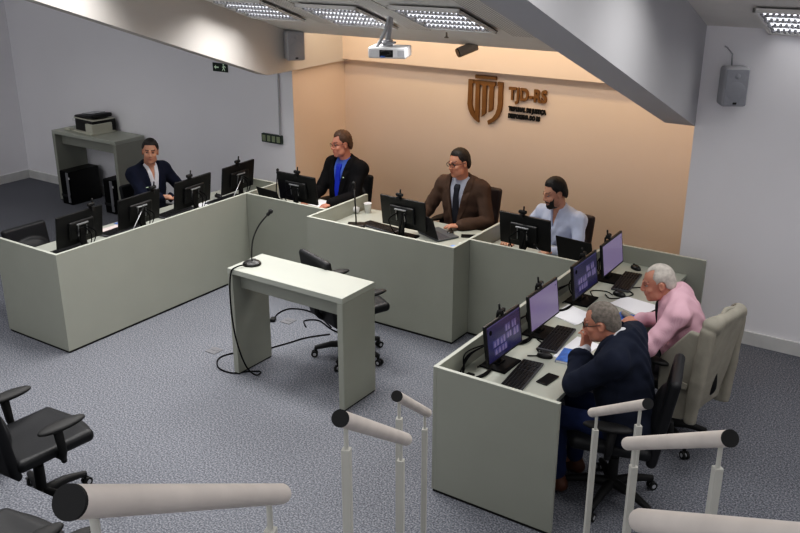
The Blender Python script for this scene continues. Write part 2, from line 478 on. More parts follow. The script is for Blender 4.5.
# added fill for the niche wall, then the warm cove light hidden above
area('cove_and_fill_light', (-3.2, 2.88, 2.60), (R(62), 0, 0), 4.0, .10, 10, (1, .80, .60))  # added fill strip aimed at the lower niche wall to brighten it
cove = area('cove_and_fill_light', (-3.2, 3.1, 2.95), (R(38), 0, 0), 4.2, .12, 19, (1, .68, .36))

# ------------------------------------------------------------------ wall and ceiling fittings
# exit sign
t = thing('exit_sign', 'small dark green exit sign with arrow and running figure on grey wall', 'sign', (-6.46, 2.868, 1.875))
MB().box((0, -.006, .05), (.235, .012, .098), bev=.002).build('sign_board', M['signg'], t)
mb = MB()
mb.prism([(-.095, .05), (-.065, .075), (-.065, .058), (-.02, .058), (-.02, .042), (-.065, .042), (-.065, .025)], -.014, -.0125)
mb.build('arrow', M['signw'], t)
mb = MB()
mb.prism([(.03, .015), (.042, .015), (.058, .04), (.07, .015), (.082, .015), (.066, .055), (.078, .06), (.09, .05), (.094, .058), (.078, .072), (.05, .07), (.036, .055), (.042, .049), (.052, .058), (.05, .042)], -.014, -.0125)
mb.prism([(.058+.011*math.cos(a*PI/5), .086+.011*math.sin(a*PI/5)) for a in range(10)], -.014, -.0125)
mb.build('running_figure', M['signw'], t)
# outlet strip with conduit
t = thing('outlet_strip', 'dark green strip of four sockets with conduit on grey wall', 'socket', (-5.69, 2.868, 1.135))
MB().box((0, -.02, .045), (.30, .04, .10), bev=.006).build('back_box', M['outlet'], t)
for k in range(4): MB().box((-.108+.072*k, -.042, .045), (.05, .008, .07), bev=.003).build('socket_plate', M['outletw'], t)
MB().cyl((.12, -.018, .09), (.135, -.018, .93), .011, seg=8).build('conduit', M['spk'], t)
# loudspeakers
def make_speaker():
    t = thing('wall_loudspeaker', '', 'loudspeaker')       # faces -Y, mount at y=0
    MB().box((0, -.135, 0), (.20, .17, .31), bev=.025, seg=3).build('cabinet', M['spk'], t)
    g = MB().box((0, -.222, .0), (.175, .006, .285), bev=.003)
    g.build('grille', M['grille'], t)
    MB().lathe([(.0, .004), (.05, .004), (.072, .001), (.076, 0)], (0, -.225, -.03), mtx=rotm('X', PI/2)).build('woofer', M['grille'], t)
    MB().lathe([(.0, .004), (.018, .003), (.022, 0)], (0, -.225, .09), mtx=rotm('X', PI/2)).build('tweeter', M['grille'], t)
    MB().box((0, -.228, -.125), (.03, .004, .016), bev=.002).build('badge', M['black'], t)
    MB().box((0, -.03, 0), (.05, .06, .12)).build('bracket', M['spk'], t)
    return t
o = place('spk', make_speaker, (-.70, 2.9, 2.24), R(30), 'white loudspeaker on the right wall below ceiling light', 'wall loudspeakers')
MB().tube([(0, -.02, .15), (-.005, -.02, .24), (-.05, -.006, .29), (-.07, -.006, .30)], .006).build('cable', M['spk'], o)
o = dup(PROTO['spk'], (-5.295, 2.79, 2.275), R(54), 'white loudspeaker on the left bulkhead beside the orange niche', 'wall loudspeakers')
# security camera
t = thing('security_camera', 'small cylindrical security camera with black lens under ceiling edge', 'camera', (-3.05, 2.70, 2.425))
MB().cyl((0, 0, 0), (0, 0, -.03), .03).build('mount', M['camgrey'], t)
b = MB().cyl((.055, .05, -.015), (-.055, -.09, -.075), .046, seg=20).build('barrel', M['camgrey'], t)
MB().cyl((-.055, -.09, -.075), (-.060, -.097, -.078), .043, seg=20).build('lens', M['lens'], b)
# ceiling sensor
t = thing('ceiling_sprinkler', 'tiny dark sprinkler head under ceiling right of projector', 'sprinkler', (-3.05, 2.3, zc(2.3)))
MB().cyl((0, 0, .01), (0, 0, -.035), .008, seg=8).build('stem', M['camgrey'], t)
MB().lathe([(0, -.05), (.02, -.048), (.02, -.042), (.006, -.034)], seg=12).build('deflector', M['camgrey'], t)
# projector
t = thing('projector', 'white projector hanging from a ceiling arm', 'projector', (-3.355, 1.85, 2.42), R(22))
MB().box((0, 0, 0), (.34, .26, .095), bev=.018, seg=3).build('casing', M['white'], t)
MB().box((-.005, -.131, -.003), (.12, .006, .06), bev=.002).build('port_panel', M['blackm'], t)
MB().box((.125, -.131, 0), (.06, .005, .05)).build('vent_grille', M['spk'], t)
MB().box((-.035, -.134, -.03), (.04, .004, .014)).build('video_plug', M['blue'], t)
MB().cyl((-.02, 0, .045), (-.02, 0, .10), .045, seg=20).box((-.02, 0, .075), (.13, .10, .015)).build('mount_plate', M['spk'], t)
arm = MB().cyl((-.02, 0, .09), (.02, .02, .40), .024, seg=16).build('ceiling_arm', M['spk'], t)
MB().tube(spline([(-.10, -.09, .04), (-.06, -.06, .12), (-.02, -.04, .22), (.01, -.02, .36)]), .016).build('cable_sleeve', M['spk'], t)
MB().tube(spline([(-.05, -.136, .01), (.0, -.15, .025), (.04, -.15, .0), (.0, -.15, -.02)]), .006).build('cable', M['black'], t)

# emblem and lettering on the niche wall
kx, kz = .00168, .00148
def pz(x, y): return (-3.655+(x-108)*kx, 1.91-((y-.093*(x-108))-105)*kz)
t = thing('wall_emblem', 'bronze shield emblem with three columns on beige wall', 'emblem', (-3.45, 3.82, 1.45))
def emb(name, polys):
    mb = MB()
    for P in polys:
        mb.prism([(a+3.45, b-1.45) for a, b in [pz(*q) for q in P]], -.035, -.004)
    mb.build(name, M['bronze'], t)
emb('top_bar', [[(157, 70), (308, 84), (308, 108), (157, 97)]])
emb('left_side', [[(108, 103), (146, 107), (146, 133), (136, 132), (136, 290), (146, 330), (162, 358), (162, 135), (196, 138), (196, 150), (190, 152), (190, 420), (160, 398), (130, 362), (113, 325), (105, 285)]])
emb('columns', [[(150, 109), (304, 124), (304, 150), (292, 158), (290, 318), (288, 326), (262, 343), (262, 156), (252, 146), (240, 152), (240, 352), (212, 376), (212, 152), (200, 142), (190, 150), (190, 138), (150, 133)]])
emb('right_side', [[(320, 122), (356, 126), (356, 290), (350, 335), (334, 375), (305, 408), (262, 434), (256, 404), (290, 384), (312, 352), (322, 318), (326, 280), (326, 152), (312, 148), (320, 144)]])
def text(body, size, off, ext, m, name, parent, loc, sx, spc=1.0):
    c = bpy.data.curves.new(name, 'FONT'); c.body = body; c.size = size; c.offset = off; c.extrude = ext; c.space_character = spc
    o = bpy.data.objects.new(name, c); COL.objects.link(o)
    dg = bpy.context.evaluated_depsgraph_get(); me = bpy.data.meshes.new_from_object(o.evaluated_get(dg)); bpy.data.objects.remove(o); bpy.data.curves.remove(c)
    xs = [v.co.x for v in me.vertices]; ysv = [v.co.y for v in me.vertices]
    w = max(xs)-min(xs); h = max(ysv)-min(ysv)
    for v in me.vertices: v.co.x = (v.co.x-min(xs))*sx/w
    o = link(name, me, parent); me.materials.clear(); me.materials.append(m)
    o.location = loc; o.rotation_euler = (PI/2, 0, 0); return o
t = thing('wall_lettering', 'bronze and black raised lettering beside the shield emblem on beige wall', 'lettering', (-3.166, 3.82, 1.55))
text('TJD-RS', .178, .007, .012, M['bronze'], 'large_letters', t, (0, -.02, .195), .441, 1.12)
text('TRIBUNAL DE JUSTIÇA', .062, .0045, .008, M['dark'], 'upper_line', t, (0, -.012, .073), .437, 1.08)
text('DESPORTIVA DO RS', .062, .0045, .008, M['dark'], 'lower_line', t, (0, -.012, -.004), .373, 1.08)

# ================================================================== FURNITURE
HP, TZ, TH = .90, .75, .025
def bx(name, lo, hi, m, par, bev=.002): return MB().box2(lo, hi, bev).build(name, m, par)
def panel(name, lo, hi, par):
    """laminate panel with its top edge coloured paler, as if lit from above"""
    p = bx(name, lo, (hi[0], hi[1], hi[2]-.004), M['lam'], par, .001)
    bx('lit_top_edge', (lo[0]-.0005, lo[1]-.0005, hi[2]-.004), (hi[0]+.0005, hi[1]+.0005, hi[2]), M['edge'], p, .001)
    return p
def plinth(lo, hi, par): return bx('plinth', lo, hi, M['plinth'], par, 0)
XL, YB, YC, XC1, XC2, XR = -5.037, 1.692, 1.4215, -4.015, -2.409, -1.388

# left bench: runs in depth
t = thing('bench_desk', 'long grey-green bench desk on the left side, beside the empty chair', 'desk', (-5.4, .8, 0))
t0 = Vector(t.location)
def L(*p): return tuple(Vector(p)-t0)
panel('front_panel', L(XL-TH, -.5794, .02), L(XL, 2.19, HP), t)
panel('end_panel', L(-5.892, -.5794, .02), L(XL-TH-.0005, -.5794+TH, HP), t)
panel('end_panel', L(-5.70, 2.165, .02), L(XL-TH-.0005, 2.19, HP), t)
bx('tabletop', L(-5.75, -.553, TZ-.03), L(XL-TH-.001, 2.164, TZ), M['lamtop'], t)
plinth(L(XL-TH-.003, -.57, 0), L(XL-.006, 2.18, .02), t); plinth(L(-5.88, -.573, 0), L(XL-.03, -.56, .02), t)
# seam of the front panel
# back bench, left bay
t = thing('bench_desk', 'grey-green bench desk bay in front of the man with the bright blue tie', 'desk', (-4.5, 1.9, 0)); t0 = Vector(t.location)
panel('front_panel', L(XL+.001, YB, .02), L(XC1-.001, YB+TH, HP), t)
bx('tabletop', L(XL+.001, YB+TH+.001, TZ-.03), L(XC1-.001, 2.36, TZ), M['lamtop'], t)
plinth(L(XL+.002, YB+.006, 0), L(XC1-.002, YB+TH-.003, .02), t)
# centre bay
t = thing('bench_desk', 'grey-green centre bench desk bay standing forward, before the man in brown', 'desk', (-3.2, 1.8, 0)); t0 = Vector(t.location)
panel('front_panel', L(XC1, YC, .02), L(XC2, YC+TH, HP), t)
panel('divider', L(XC1, YC+TH+.0005, .02), L(XC1+TH, 2.37, HP), t)
panel('divider', L(XC2-TH, YC+TH+.0005, .02), L(XC2, 2.37, HP), t)
bx('tabletop', L(XC1+TH+.001, YC+TH+.001, TZ-.03), L(XC2-TH-.001, 2.37, TZ), M['lamtop'], t)
plinth(L(XC1+.006, YC+.006, 0), L(XC2-.006, YC+TH-.003, .02), t); plinth(L(XC2-TH+.003, YC+TH, 0), L(XC2-.006, 2.3, .02), t); plinth(L(XC1+.006, YC+TH, 0), L(XC1+TH-.004, 2.3, .02), t)
# back bench, right bay
t = thing('bench_desk', 'grey-green bench desk bay in front of the young bearded man', 'desk', (-1.9, 1.9, 0)); t0 = Vector(t.location)
panel('front_panel', L(XC2+.001, YB, .02), L(XR-.001, YB+TH, HP), t)
bx('tabletop', L(XC2+.001, YB+TH+.001, TZ-.03), L(XR-.001, 2.36, TZ), M['lamtop'], t)
plinth(L(XC2+.002, YB+.006, 0), L(XR-.002, YB+TH-.003, .02), t)
# right bench
t = thing('bench_desk', 'long grey-green bench desk on the right with four lit monitors', 'desk', (-1.0, .9, 0)); t0 = Vector(t.location)
panel('front_panel', L(XR, -.5467, .02), L(XR+TH, 2.295, HP), t)
panel('end_panel', L(XR+TH+.0005, -.5467, .02), L(-.548, -.5467+TH, HP), t)
panel('end_panel', L(XR, 2.2955, .02), L(-.548, 2.3205, HP), t)
bx('tabletop', L(XR+TH+.001, -.521, TZ-.03), L(-.69, 2.295, TZ), M['lamtop'], t)
bx('modesty_board', L(-1.1, -.51, .3), L(-1.08, 2.28, TZ-.031), M['lam'], t)
plinth(L(XR+.006, -.54, 0), L(XR+TH-.003, 2.29, .02), t); plinth(L(XR+.03, -.541, 0), L(-.56, -.527, .02), t); plinth(L(XR+.03, 2.302, 0), L(-.56, 2.314, .02), t)

def make_console():
    t = thing('console_table', '', 'table'); w, d, h = 1.135, .405, .925
    bx('top', (-w/2, -d/2, h-.045), (w/2, d/2, h), M['lamtop'], t, .003)
    for s in (-1, 1):
        x = s*(w/2-.025)
        bx('side_panel', (x-.025, -d/2+.001, .012), (x+.025, d/2-.001, h-.0455), M['lam'], t, .002)
        plinth((x-.02, -d/2+.006, 0), (x+.02, d/2-.006, .012), t)
    bx('apron', (-w/2+.0505, -.115, h-.185), (w/2-.0505, -.09, h-.0455), M['lam'], t, .002)
    return t
o = place('console', make_console, (-3.04, .1527, 0), 0, 'pale grey-green lectern table with microphone in the open floor', None)
o = dup(PROTO['console'], (-8.51, 2.60, 0), 0, 'grey-green side table against the grey wall carrying the printer'); o.scale = (1.12, 1.15, 1.035)

# ------------------------------------------------------------------ chairs
def make_chair(lea, key):
    t = thing('office_chair', '', 'chair')
    f = Field((-.30, -.30, .40), (.30, .32, .56), .0085)
    f.rbox((0, .01, .48), (.245, .245, .04), .035, k=0).ell((0, .23, .475), (.22, .07, .04), k=.03).ell((0, -.02, .535), (.18, .2, .02), k=.04, op='sub')
    link('seat', f.mesh('seat', lea)[0], t)
    f = Field((-.30, -.42, .34), (.30, -.10, 1.04), .0085)
    rm = Rx(R(9))
    for i in range(9):
        u = -.2+.05*i
    f.rbox((0, -.275, .685), (.225, .032, .30), .03, Rm=rm, k=0).ell((0, -.235, .68), (.19, .05, .15), Rm=rm, k=.04)
    f.ell((0, -.185, .90), (.17, .04, .12), Rm=rm, k=.05, op='sub')
    link('backrest', f.mesh('backrest', lea)[0], t)
    MB().tube(spline([(0, -.06, .42), (0, -.22, .41), (0, -.31, .48), (0, -.305, .62)]), .022).box((0, -.298, .62), (.10, .02, .16), rot=rotm('X', R(9)), bev=.008).build('back_support', M['blackm'], t)
    for s in (-1, 1):
        a = MB().tube([(s*.20, .02, .445), (s*.27, .02, .45), (s*.285, .015, .50), (s*.283, 0, .645)], [.018, .02, .024, .028], seg=10).build('armrest', M['blackm'], t)
        f = Field((s*.285-.08, -.16, .62), (s*.285+.08, .20, .70), .008)
        f.ell((s*.283, .03, .662), (.052, .150, .020), k=0).ell((s*.283, .03, .666), (.046, .140, .016), k=.01)
        link('arm_pad', f.mesh('arm_pad', M['blackm'])[0], a)
    MB().cyl((0, 0, .36), (0, 0, .445), .05, .09).box((0, 0, .435), (.26, .22, .02), bev=.006).tube([(.08, .02, .42), (.22, .03, .415), (.25, .03, .42)], .008).sph((.255, .03, .42), .018).build('mechanism', M['blackm'], t)
    MB().cyl((0, 0, .12), (0, 0, .30), .032).cyl((0, 0, .28), (0, 0, .37), .022).build('gas_column', M['blackm'], t)
    for k in range(5):
        a = 2*PI*k/5+.35; c, s = math.cos(a), math.sin(a)
        g = MB().tube([(.02*c, .02*s, .115), (.16*c, .16*s, .115), (.30*c, .30*s, .082)], [.034, .028, .02], seg=8).cyl((.295*c, .295*s, .085), (.295*c, .295*s, .05), .012).build('base_leg', M['blackm'], t)
        w = MB()
        for q in (-1, 1):
            px, py = .305*c-s*q*.016, .305*s+c*q*.016
            w.cyl((px+s*.008, py-c*.008, .028), (px-s*.008, py+c*.008, .028), .028, seg=16)
        w.slot = 1
        w.cyl((.305*c+s*.026, .305*s-c*.026, .028), (.305*c-s*.026, .305*s+c*.026, .028), .014, seg=12)
        w.build('caster', [M['blackm'], M['spk']], g)
    return t
def chair(loc, rz, label, kind='black', sc=1.0):
    o = place('chair_'+kind, lambda: make_chair(M['leather'] if kind == 'black' else M['brownlea'], kind), loc, rz, label, 'office chairs')
    o.scale = (sc, sc, sc); return o
chair((-3.01, .74, 0), R(-21), 'black office chair with armrests behind the lectern table in the open floor', sc=1.0)
chair((-3.31, -2.06, 0), R(-4), 'empty black office chair by the left edge, in front of the low carpeted tier', sc=1.03)
chair((-1.92, -3.16, .5), R(2), 'black office chair on the carpeted tier, its armrests showing under the near rail', sc=.95)
chair((-1.26, -3.10, .5), R(-2), 'black office chair on the carpeted tier, beyond the near rail post', sc=.95)
chair((-5.80, -.15, 0), R(-90), 'empty black office chair pushed behind the left bench desk').scale = (1, 1, .87)
chair((-6.22, 1.46, 0), R(-92), 'black office chair under the man in the navy jacket and white shirt', sc=.86)
chair((-4.66, 2.80, 0), R(172), 'black office chair under the man with the bright blue tie', sc=.90)
chair((-3.08, 2.76, 0), R(172), 'dark brown office chair under the man in the brown suit', 'brown', 1.0)
chair((-2.02, 2.68, 0), R(170), 'dark brown office chair under the young bearded man', 'brown', .92)
chair((-.40, .04, 0), R(104), 'black office chair under the man in the navy suit at the right bench')
chair((-.375, .95, 0), R(78), 'black office chair with a light grey blazer over its back').scale = (.88, 1.06, 1.06)

# ------------------------------------------------------------------ hand rails
S_R = {'r1': ((.177, -4.100, 2.611), (-.126, -3.328, 2.064), .9, .5, 'cream handrail tube with black end cap in the bottom left corner'),
       'r2': ((-.264, -2.904, 2.032), (-.525, -2.156, 1.493), .5, 0, 'cream handrail on two posts left of the right bench, the nearer of the pair'),
       'r3': ((-.673, -2.0, 1.571), (-.96, -1.295, 1.066), 0, 0, 'short cream handrail almost touching the near corner of the right bench'),
       'r4': ((.190, -1.372, 1.514), (-.212, -.931, 1.135), 0, 0, 'cream handrail in front of the navy suited man and his chair'),
       'r5': ((.711, -2.278, 1.98), (.25, -1.773, 1.545), 0, 0, 'cream handrail with black end cap below the draped grey blazer'),
       'r6': ((1.20, -3.565, 2.625), (.719, -3.122, 2.206), .9, .5, 'cream handrail tube cut off by the bottom right corner')}
for k, (A, B, g0, g1, lab) in S_R.items():
    A = Vector(A); B = Vector(B); d = (B-A).normalized()
    t = thing('handrail', lab, 'handrail', (A.x, A.y, g0), 0, 'handrail sections of the stepped aisle'); t0 = Vector(t.location)
    r = .0235 if k in ('r3', 'r4') else .026
    MB().cyl(A-t0, B-t0, r, seg=28).sph(B-t0, r*.999, 20).build('rail_tube', M['rail'], t)
    MB().cyl(A-t0-d*.006, A-t0+d*.002, r*1.03, seg=28).build('end_cap', M['rubber'], t)
    for f, g in ((.06 if k != 'r4' else .11, g0), (.90, g1)):
        q = A+(B-A)*f; q0 = q-t0
        yaw = math.atan2(-d.x, d.y)
        # foot on what lies below
        zf = 0.
        if q.y < -3.12: zf = .9 if q.y < -4.02 else .9
        if q.y < -2.31: zf = max(zf, .5)
        if q.y < -3.12: zf = .9
        if q.y < -4.02: zf = 1.35
        top = q.z-.10
        p = MB().box((q0.x, q0.y, (top+zf)/2-t0.z), (.027, .027, top-zf), rot=rotm('Z', yaw), bev=.0015).build('post', M['post'], t)
        MB().cyl((q0.x, q0.y, top-t0.z), (q0.x, q0.y, q0.z-r*.6), .0075, seg=10).build('pin', M['post'], p)

# ================================================================== THINGS ON THE DESKS
def make_monitor(screen):
    t = thing('computer_monitor', '', 'monitor'); W, H = .485, .285      # screen faces +Y, origin on the table
    zc0 = .225; tl = Matrix.Rotation(R(7.5), 4, 'X')
    T = Matrix.Translation((0, 0, zc0)) @ tl
    mb = MB()
    mb.box((0, 0, 0), (W, .022, H), bev=.005); mb.box((0, -.02, -.01), (.26, .03, .16), bev=.012)
    o = mb.build('casing', M['black'], t); o.data.transform(T)
    mb = MB()
    y = .0116
    def q(x0, z0, x1, z1, yy=y): mb.quad((x0, yy, z0), (x0, yy, z1), (x1, yy, z1), (x1, yy, z0))
    sx, sz = W/2-.017, H/2-.016
    q(-sx, -sz, sx, sz)
    if screen == 'video':
        rr = random.Random(3)
        # user sees +x mirrored: image left is +x
        for r_ in range(3):
            for c in range(4):
                if (r_, c) in ((0, 0), (2, 3), (2, 2), (0, 1)): continue
                u = .11+.205*c; v = .78-.24*r_
                u += .03*r_; wd = .15+.06*rr.random(); x0 = sx-2*sx*u; x1 = x0-2*sx*wd; z0 = -sz+2*sz*(v-.17-.05*rr.random()); z1 = -sz+2*sz*v
                mb.slot = 2; q(x1, z0, x0, z1, y+.0003)
                mb.slot = 1
                for k in range(2):
                    a = x0-(x0-x1)*(.12+.45*k+.08*rr.random()); w_ = (x0-x1)*.28; hgt = (z1-z0)*(.5+.4*rr.random())
                    q(a-w_, z0, a, z0+hgt, y+.0006)
                    q(a-w_*.75, z0+hgt, a-w_*.25, min(z1, z0+hgt+.012), y+.0006)
        mb.slot = 3
        cxx, czz = sx*.80, sz*.62
        f = mb.bm.faces.new([mb.bm.verts.new((cxx+.017*math.cos(k*PI/8), y+.0008, czz+.017*math.sin(k*PI/8))) for k in range(16)]); f.material_index = 3
        mb.slot = 2; q(-sx, sz*.93, sx, sz, y+.0004)
    elif screen == 'plain':
        mb.slot = 1; q(-sx*.93, sz*.72, -sx*.83, sz*.78, y+.0004)
    ml = {'video': [M['vidbg'], M['vidt1'], M['vidt2'], M['gloss']], 'plain': [M['lav'], M['vidt2']], 'back': [M['lav']]}[screen]
    o = mb.build('screen', ml, t); o.data.transform(T)
    MB().box((0, -.03, .12), (.06, .02, .22), bev=.006).build('stand_neck', M['black'], t)
    MB().box((0, -.01, .008), (.24, .20, .014), bev=.006).box((0, -.03, .018), (.09, .07, .012), bev=.004).build('stand_base', M['gloss'], t)
    o = MB().box((-.005, -.042, .045), (.12, .014, .012), bev=.002).box((-.05, -.042, -.01), (.006, .01, .10)).box((.04, -.042, -.02), (.006, .01, .08)).build('rear_bracket', M['silver'], t); o.data.transform(T)
    mb = MB()
    for sg, w in ((-1, .05), (1, .04), (.3, .08)):
        mb.tube(spline([(sg*.04, -.045, .23), (sg*(.05+w), -.085, .17), (sg*(.03+w*.5), -.09, .08), (sg*.02, -.06, .02), (sg*.05, -.10, .008), (sg*.14, -.11, .008)]), .005, seg=6)
    mb.build('rear_cable', M['gloss'], t)
    return t
def make_webcam():
    t = thing('webcam', '', 'webcam')     # looks +Y, bottom at z=0
    MB().box((0, .0, .022), (.075, .03, .030), bev=.010, seg=3).build('body', M['blackm'], t)
    MB().cyl((0, .014, .022), (0, .02, .022), .011).build('lens', M['lens'], t)
    MB().box((0, .012, -.008), (.03, .006, .022)).box((0, -.024, -.012), (.03, .008, .04), bev=.002).box((0, -.006, .004), (.03, .04, .006)).build('clip', M['blackm'], t)
    MB().tube([(.012, -.005, .033), (.016, -.008, .075)], .007).build('stalk', M['blackm'], t)
    return t
def make_keyboard():
    t = thing('keyboard', '', 'keyboard')   # long side X, user at -Y
    MB().box((0, 0, .009), (.44, .145, .016), bev=.004).build('tray', M['board'], t)
    mb = MB()
    for r_ in range(6):
        y = .057-r_*.0225
        blocks = [(-.208, .205, 15), (.012, .085, 3), (.10, .206, 4)] if True else []
        for x0, x1, n in ((-.208, .062, 13), (.072, .122, 3), (.130, .206, 4)):
            w = (x1-x0)/n
            for k in range(n):
                if r_ == 5 and n == 13 and 3 < k < 9:
                    continue
                mb.box((x0+w*(k+.5), y, .019), (w*.78, .017, .007))
    mb.box((-.208+.0208*6.5, .057-5*.0225, .019), (.098, .017, .007))
    mb.build('keys', M['keys'], t); return t
def make_mouse():
    t = thing('computer_mouse', '', 'mouse')
    f = Field((-.05, -.07, -.005), (.05, .07, .05), .004)
    f.ell((0, 0, .008), (.031, .055, .030), k=0); X, Y, Z = f.all(); f.D = np.maximum(f.D, -Z).astype(np.float32)
    b = link('shell', f.mesh('shell', M['black'])[0], t)
    MB().cyl((-.004, .028, .034), (.004, .028, .034), .008, seg=12).build('scroll_wheel', M['rubber'], t)
    return t
def make_mic(m):
    def f():
        t = thing('gooseneck_microphone', '', 'microphone')
        MB().lathe([(0, .034), (.03, .032), (.062, .022), (.074, .010), (.074, 0), (0, 0)], seg=28).box((0, .045, .028), (.03, .02, .006), bev=.002).build('base', M['black'], t)
        MB().tube(spline([(0, -.0, .02), (.004, -.0, .12), (.022, .006, .22), (.075, .012, .33), (.15, .02, .42)]), .0055, seg=8).build('gooseneck', m, t)
        MB().cyl((.145, .019, .414), (.168, .022, .440), .013).sph((.172, .0225, .445), .019).build('capsule', M['rubber'], t)
        return t
    return f
def make_mic_straight(m, ln=.02):
    def f():
        t = thing('gooseneck_microphone', '', 'microphone')
        MB().box((0, 0, .012), (.09, .12, .022), bev=.010, seg=3).build('base', M['black'], t)
        MB().tube([(0, 0, .02), (ln*.4, .004, .14), (ln, .012, .27)], .005, seg=8).build('gooseneck', m, t)
        MB().cyl((ln*.98, .0115, .262), (ln*1.1, .015, .29), .010).sph((ln*1.12, .0155, .295), .0135).build('capsule', M['rubber'], t)
        return t
    return f
def make_laptop():
    t = thing('laptop', '', 'laptop')       # user at +Y, lid hinge at -Y
    MB().box((0, 0, .010), (.34, .235, .018), bev=.004).build('base', M['laptop'], t)
    mb = MB()
    for r_ in range(5):
        for k in range(13): mb.box((-.145+.0242*k, -.07+.021*r_, .0195), (.019, .016, .003))
    mb.build('keys', M['board'], t)
    T = Matrix.Translation((0, -.115, .02)) @ Matrix.Rotation(R(-18), 4, 'X').inverted()
    o = MB().box((0, 0, .112), (.34, .008, .222), bev=.003).build('lid', M['blackm'], t); o.data.transform(T)
    mb = MB(); mb.quad((-.155, .0045, .015), (-.155, .0045, .21), (.155, .0045, .21), (.155, .0045, .015))
    s = mb.build('screen', M['vidbg'], o); s.data.transform(T); return t

mons = [('back', -5.294, -.133, 93.5, 'rear of black monitor at the near end of the left bench desk'),
        ('back', -5.279, .516, 92.4, 'rear of black monitor partly hiding the man in the navy jacket, on his near side'),
        ('back', -5.318, 1.228, 92.5, 'rear of black monitor between the navy jacketed man\'s hands and the next monitor'),
        ('back', -5.344, 1.90, 93.5, 'rear of black monitor at the far end of the left bench desk'),
        ('back', -4.539, 1.915, -.5, 'rear of black monitor in front of the man with the bright blue tie'),
        ('back', -3.174, 1.80, -2., 'rear of black monitor on the centre desk, in front of the man in brown'),
        ('back', -2.008, 1.945, -3.9, 'rear of black monitor in front of the young bearded man'),
        ('video', -1.185, -.023, 269, 'monitor showing a video call at the near end of the right bench'),
        ('plain', -1.185, .574, 269.5, 'monitor with plain lavender screen facing the navy suited man'),
        ('video', -1.18, 1.288, 270, 'monitor showing a video call behind the navy suited man\'s head'),
        ('plain', -1.185, 1.854, 271, 'monitor with plain lavender screen at the far end of the right bench')]
wl = ['black clip webcam on the nearest monitor of the left bench', 'black clip webcam on the monitor on the near side of the navy jacketed man',
      'black clip webcam on the monitor right of the navy jacketed man\'s hands', 'black clip webcam on the last monitor of the left bench',
      'black clip webcam on the monitor of the man with blue tie', 'black clip webcam on the centre desk monitor',
      'black clip webcam on the monitor of the bearded man', 'black clip webcam on the near video call monitor of the right bench',
      'black clip webcam on the lavender monitor facing the navy suited man', 'black clip webcam on the far video call monitor of the right bench',
      'black clip webcam on the far lavender monitor of the right bench']
woff = [.13, .17, -.05, -.02, .02, -.03, -.02, 0, .03, .0, .05]
for (k, x, y, a, lab), wlab, wo in zip(mons, wl, woff):
    sc = .95 if k != 'back' else 1.03
    o = place('mon_'+k, lambda: make_monitor(k), (x, y, TZ), R(a), lab, 'desk monitors'); o.scale = (sc,)*3
    w = place('webcam', make_webcam, (0, 0, 0), 0, wlab, 'webcams on the monitors')
    off = Matrix.Rotation(R(a), 3, 'Z') @ Vector((wo, -.022, 0))
    w.location = (x+off.x, y+off.y, TZ+.3695*sc+.004); w.rotation_euler = (0, 0, R(a))
kb = [(-5.42, -.19, 272, 'black keyboard pushed against the front panel by the left bench\'s nearest monitor'),
      (-5.49, .45, 273, 'black keyboard lying along the rim behind the second monitor of the left bench'),
      (-5.50, 1.14, 275, 'black keyboard along the rim beside the navy jacketed man\'s hands'),
      (-5.41, 1.75, 271, 'black keyboard along the rim at the far end of the left bench'),
      (-3.50, 1.90, -8, 'black keyboard on the centre desk between cup and monitor'),
      (-1.0, -.10, 96, 'black keyboard next to the smartphone on the right bench'),
      (-1.045, .525, 96, 'black keyboard in front of the lavender monitor, by the black mouse'),
      (-1.035, 1.845, 96, 'black keyboard at the far end of the right bench')]
for x, y, a, lab in kb:
    o = place('kb', make_keyboard, (x, y, TZ+.001), R(a), lab, 'desk keyboards'); o.scale = (.98,)*3
ms = [(-1.0, .235, 100, 'black mouse between the two near keyboards on the right bench'),
      (-.985, 1.545, 80, 'black mouse beside the open papers of the man in pink'),
      (-1.085, 2.185, 60, 'black mouse in the far corner of the right bench'),
      (-5.55, 1.80, 80, 'black mouse on the left bench behind its last monitor'),
      (-2.86, 2.12, 10, 'black mouse by the hand of the man in brown')]
for x, y, a, lab in ms: place('mouse', make_mouse, (x, y, TZ+.001), R(a), lab, 'desk mice')
o = place('mic', make_mic(M['black']), (-3.50, .12, .926), R(20), 'black gooseneck microphone standing on the lectern table', 'gooseneck microphones')
for key, m, x, y, a, s, lab in (('mics', 'silver', -5.14, .26, 92, .95, 'silver stemmed microphone leaning before the second monitor of the left bench'),
                          ('mics', 'silver', -5.14, 1.56, 92, .95, 'silver stemmed microphone leaning before the last monitor of the left bench'),
                          ('micb', 'black', -5.55, 1.26, 215, .95, 'black gooseneck microphone pointing at the navy jacketed man\'s hands'),
                          ('micb', 'black', -4.93, 2.02, 20, 1.15, 'black gooseneck microphone at the corner by the blue tied man\'s monitor'),
                          ('micb', 'black', -3.72, 1.80, 120, 1.42, 'tall black gooseneck microphone beside the white cup'),
                          ('mics', 'silver', -1.72, 1.84, 190, .6, 'short silver microphone in front of the bearded man\'s laptop lid')):
    o = place(key, make_mic_straight(M[m], .20 if key == 'mics' else .02), (x, y, TZ+.001), R(a), lab, 'gooseneck microphones'); o.scale = (s,)*3
o = place('lap', make_laptop, (-2.93, 2.02, TZ+.001), R(-24), 'open laptop in front of the man in the brown suit', 'laptops')
dup(PROTO['lap'], (-1.55, 2.15, TZ+.001), R(-6), 'black laptop lid raised beside the bearded man')
o = dup(PROTO['lap'], (-4.81, 1.95, TZ+.001), R(-8), 'dark laptop left of the blue tied man\'s monitor'); o.scale = (.95, .95, .88)

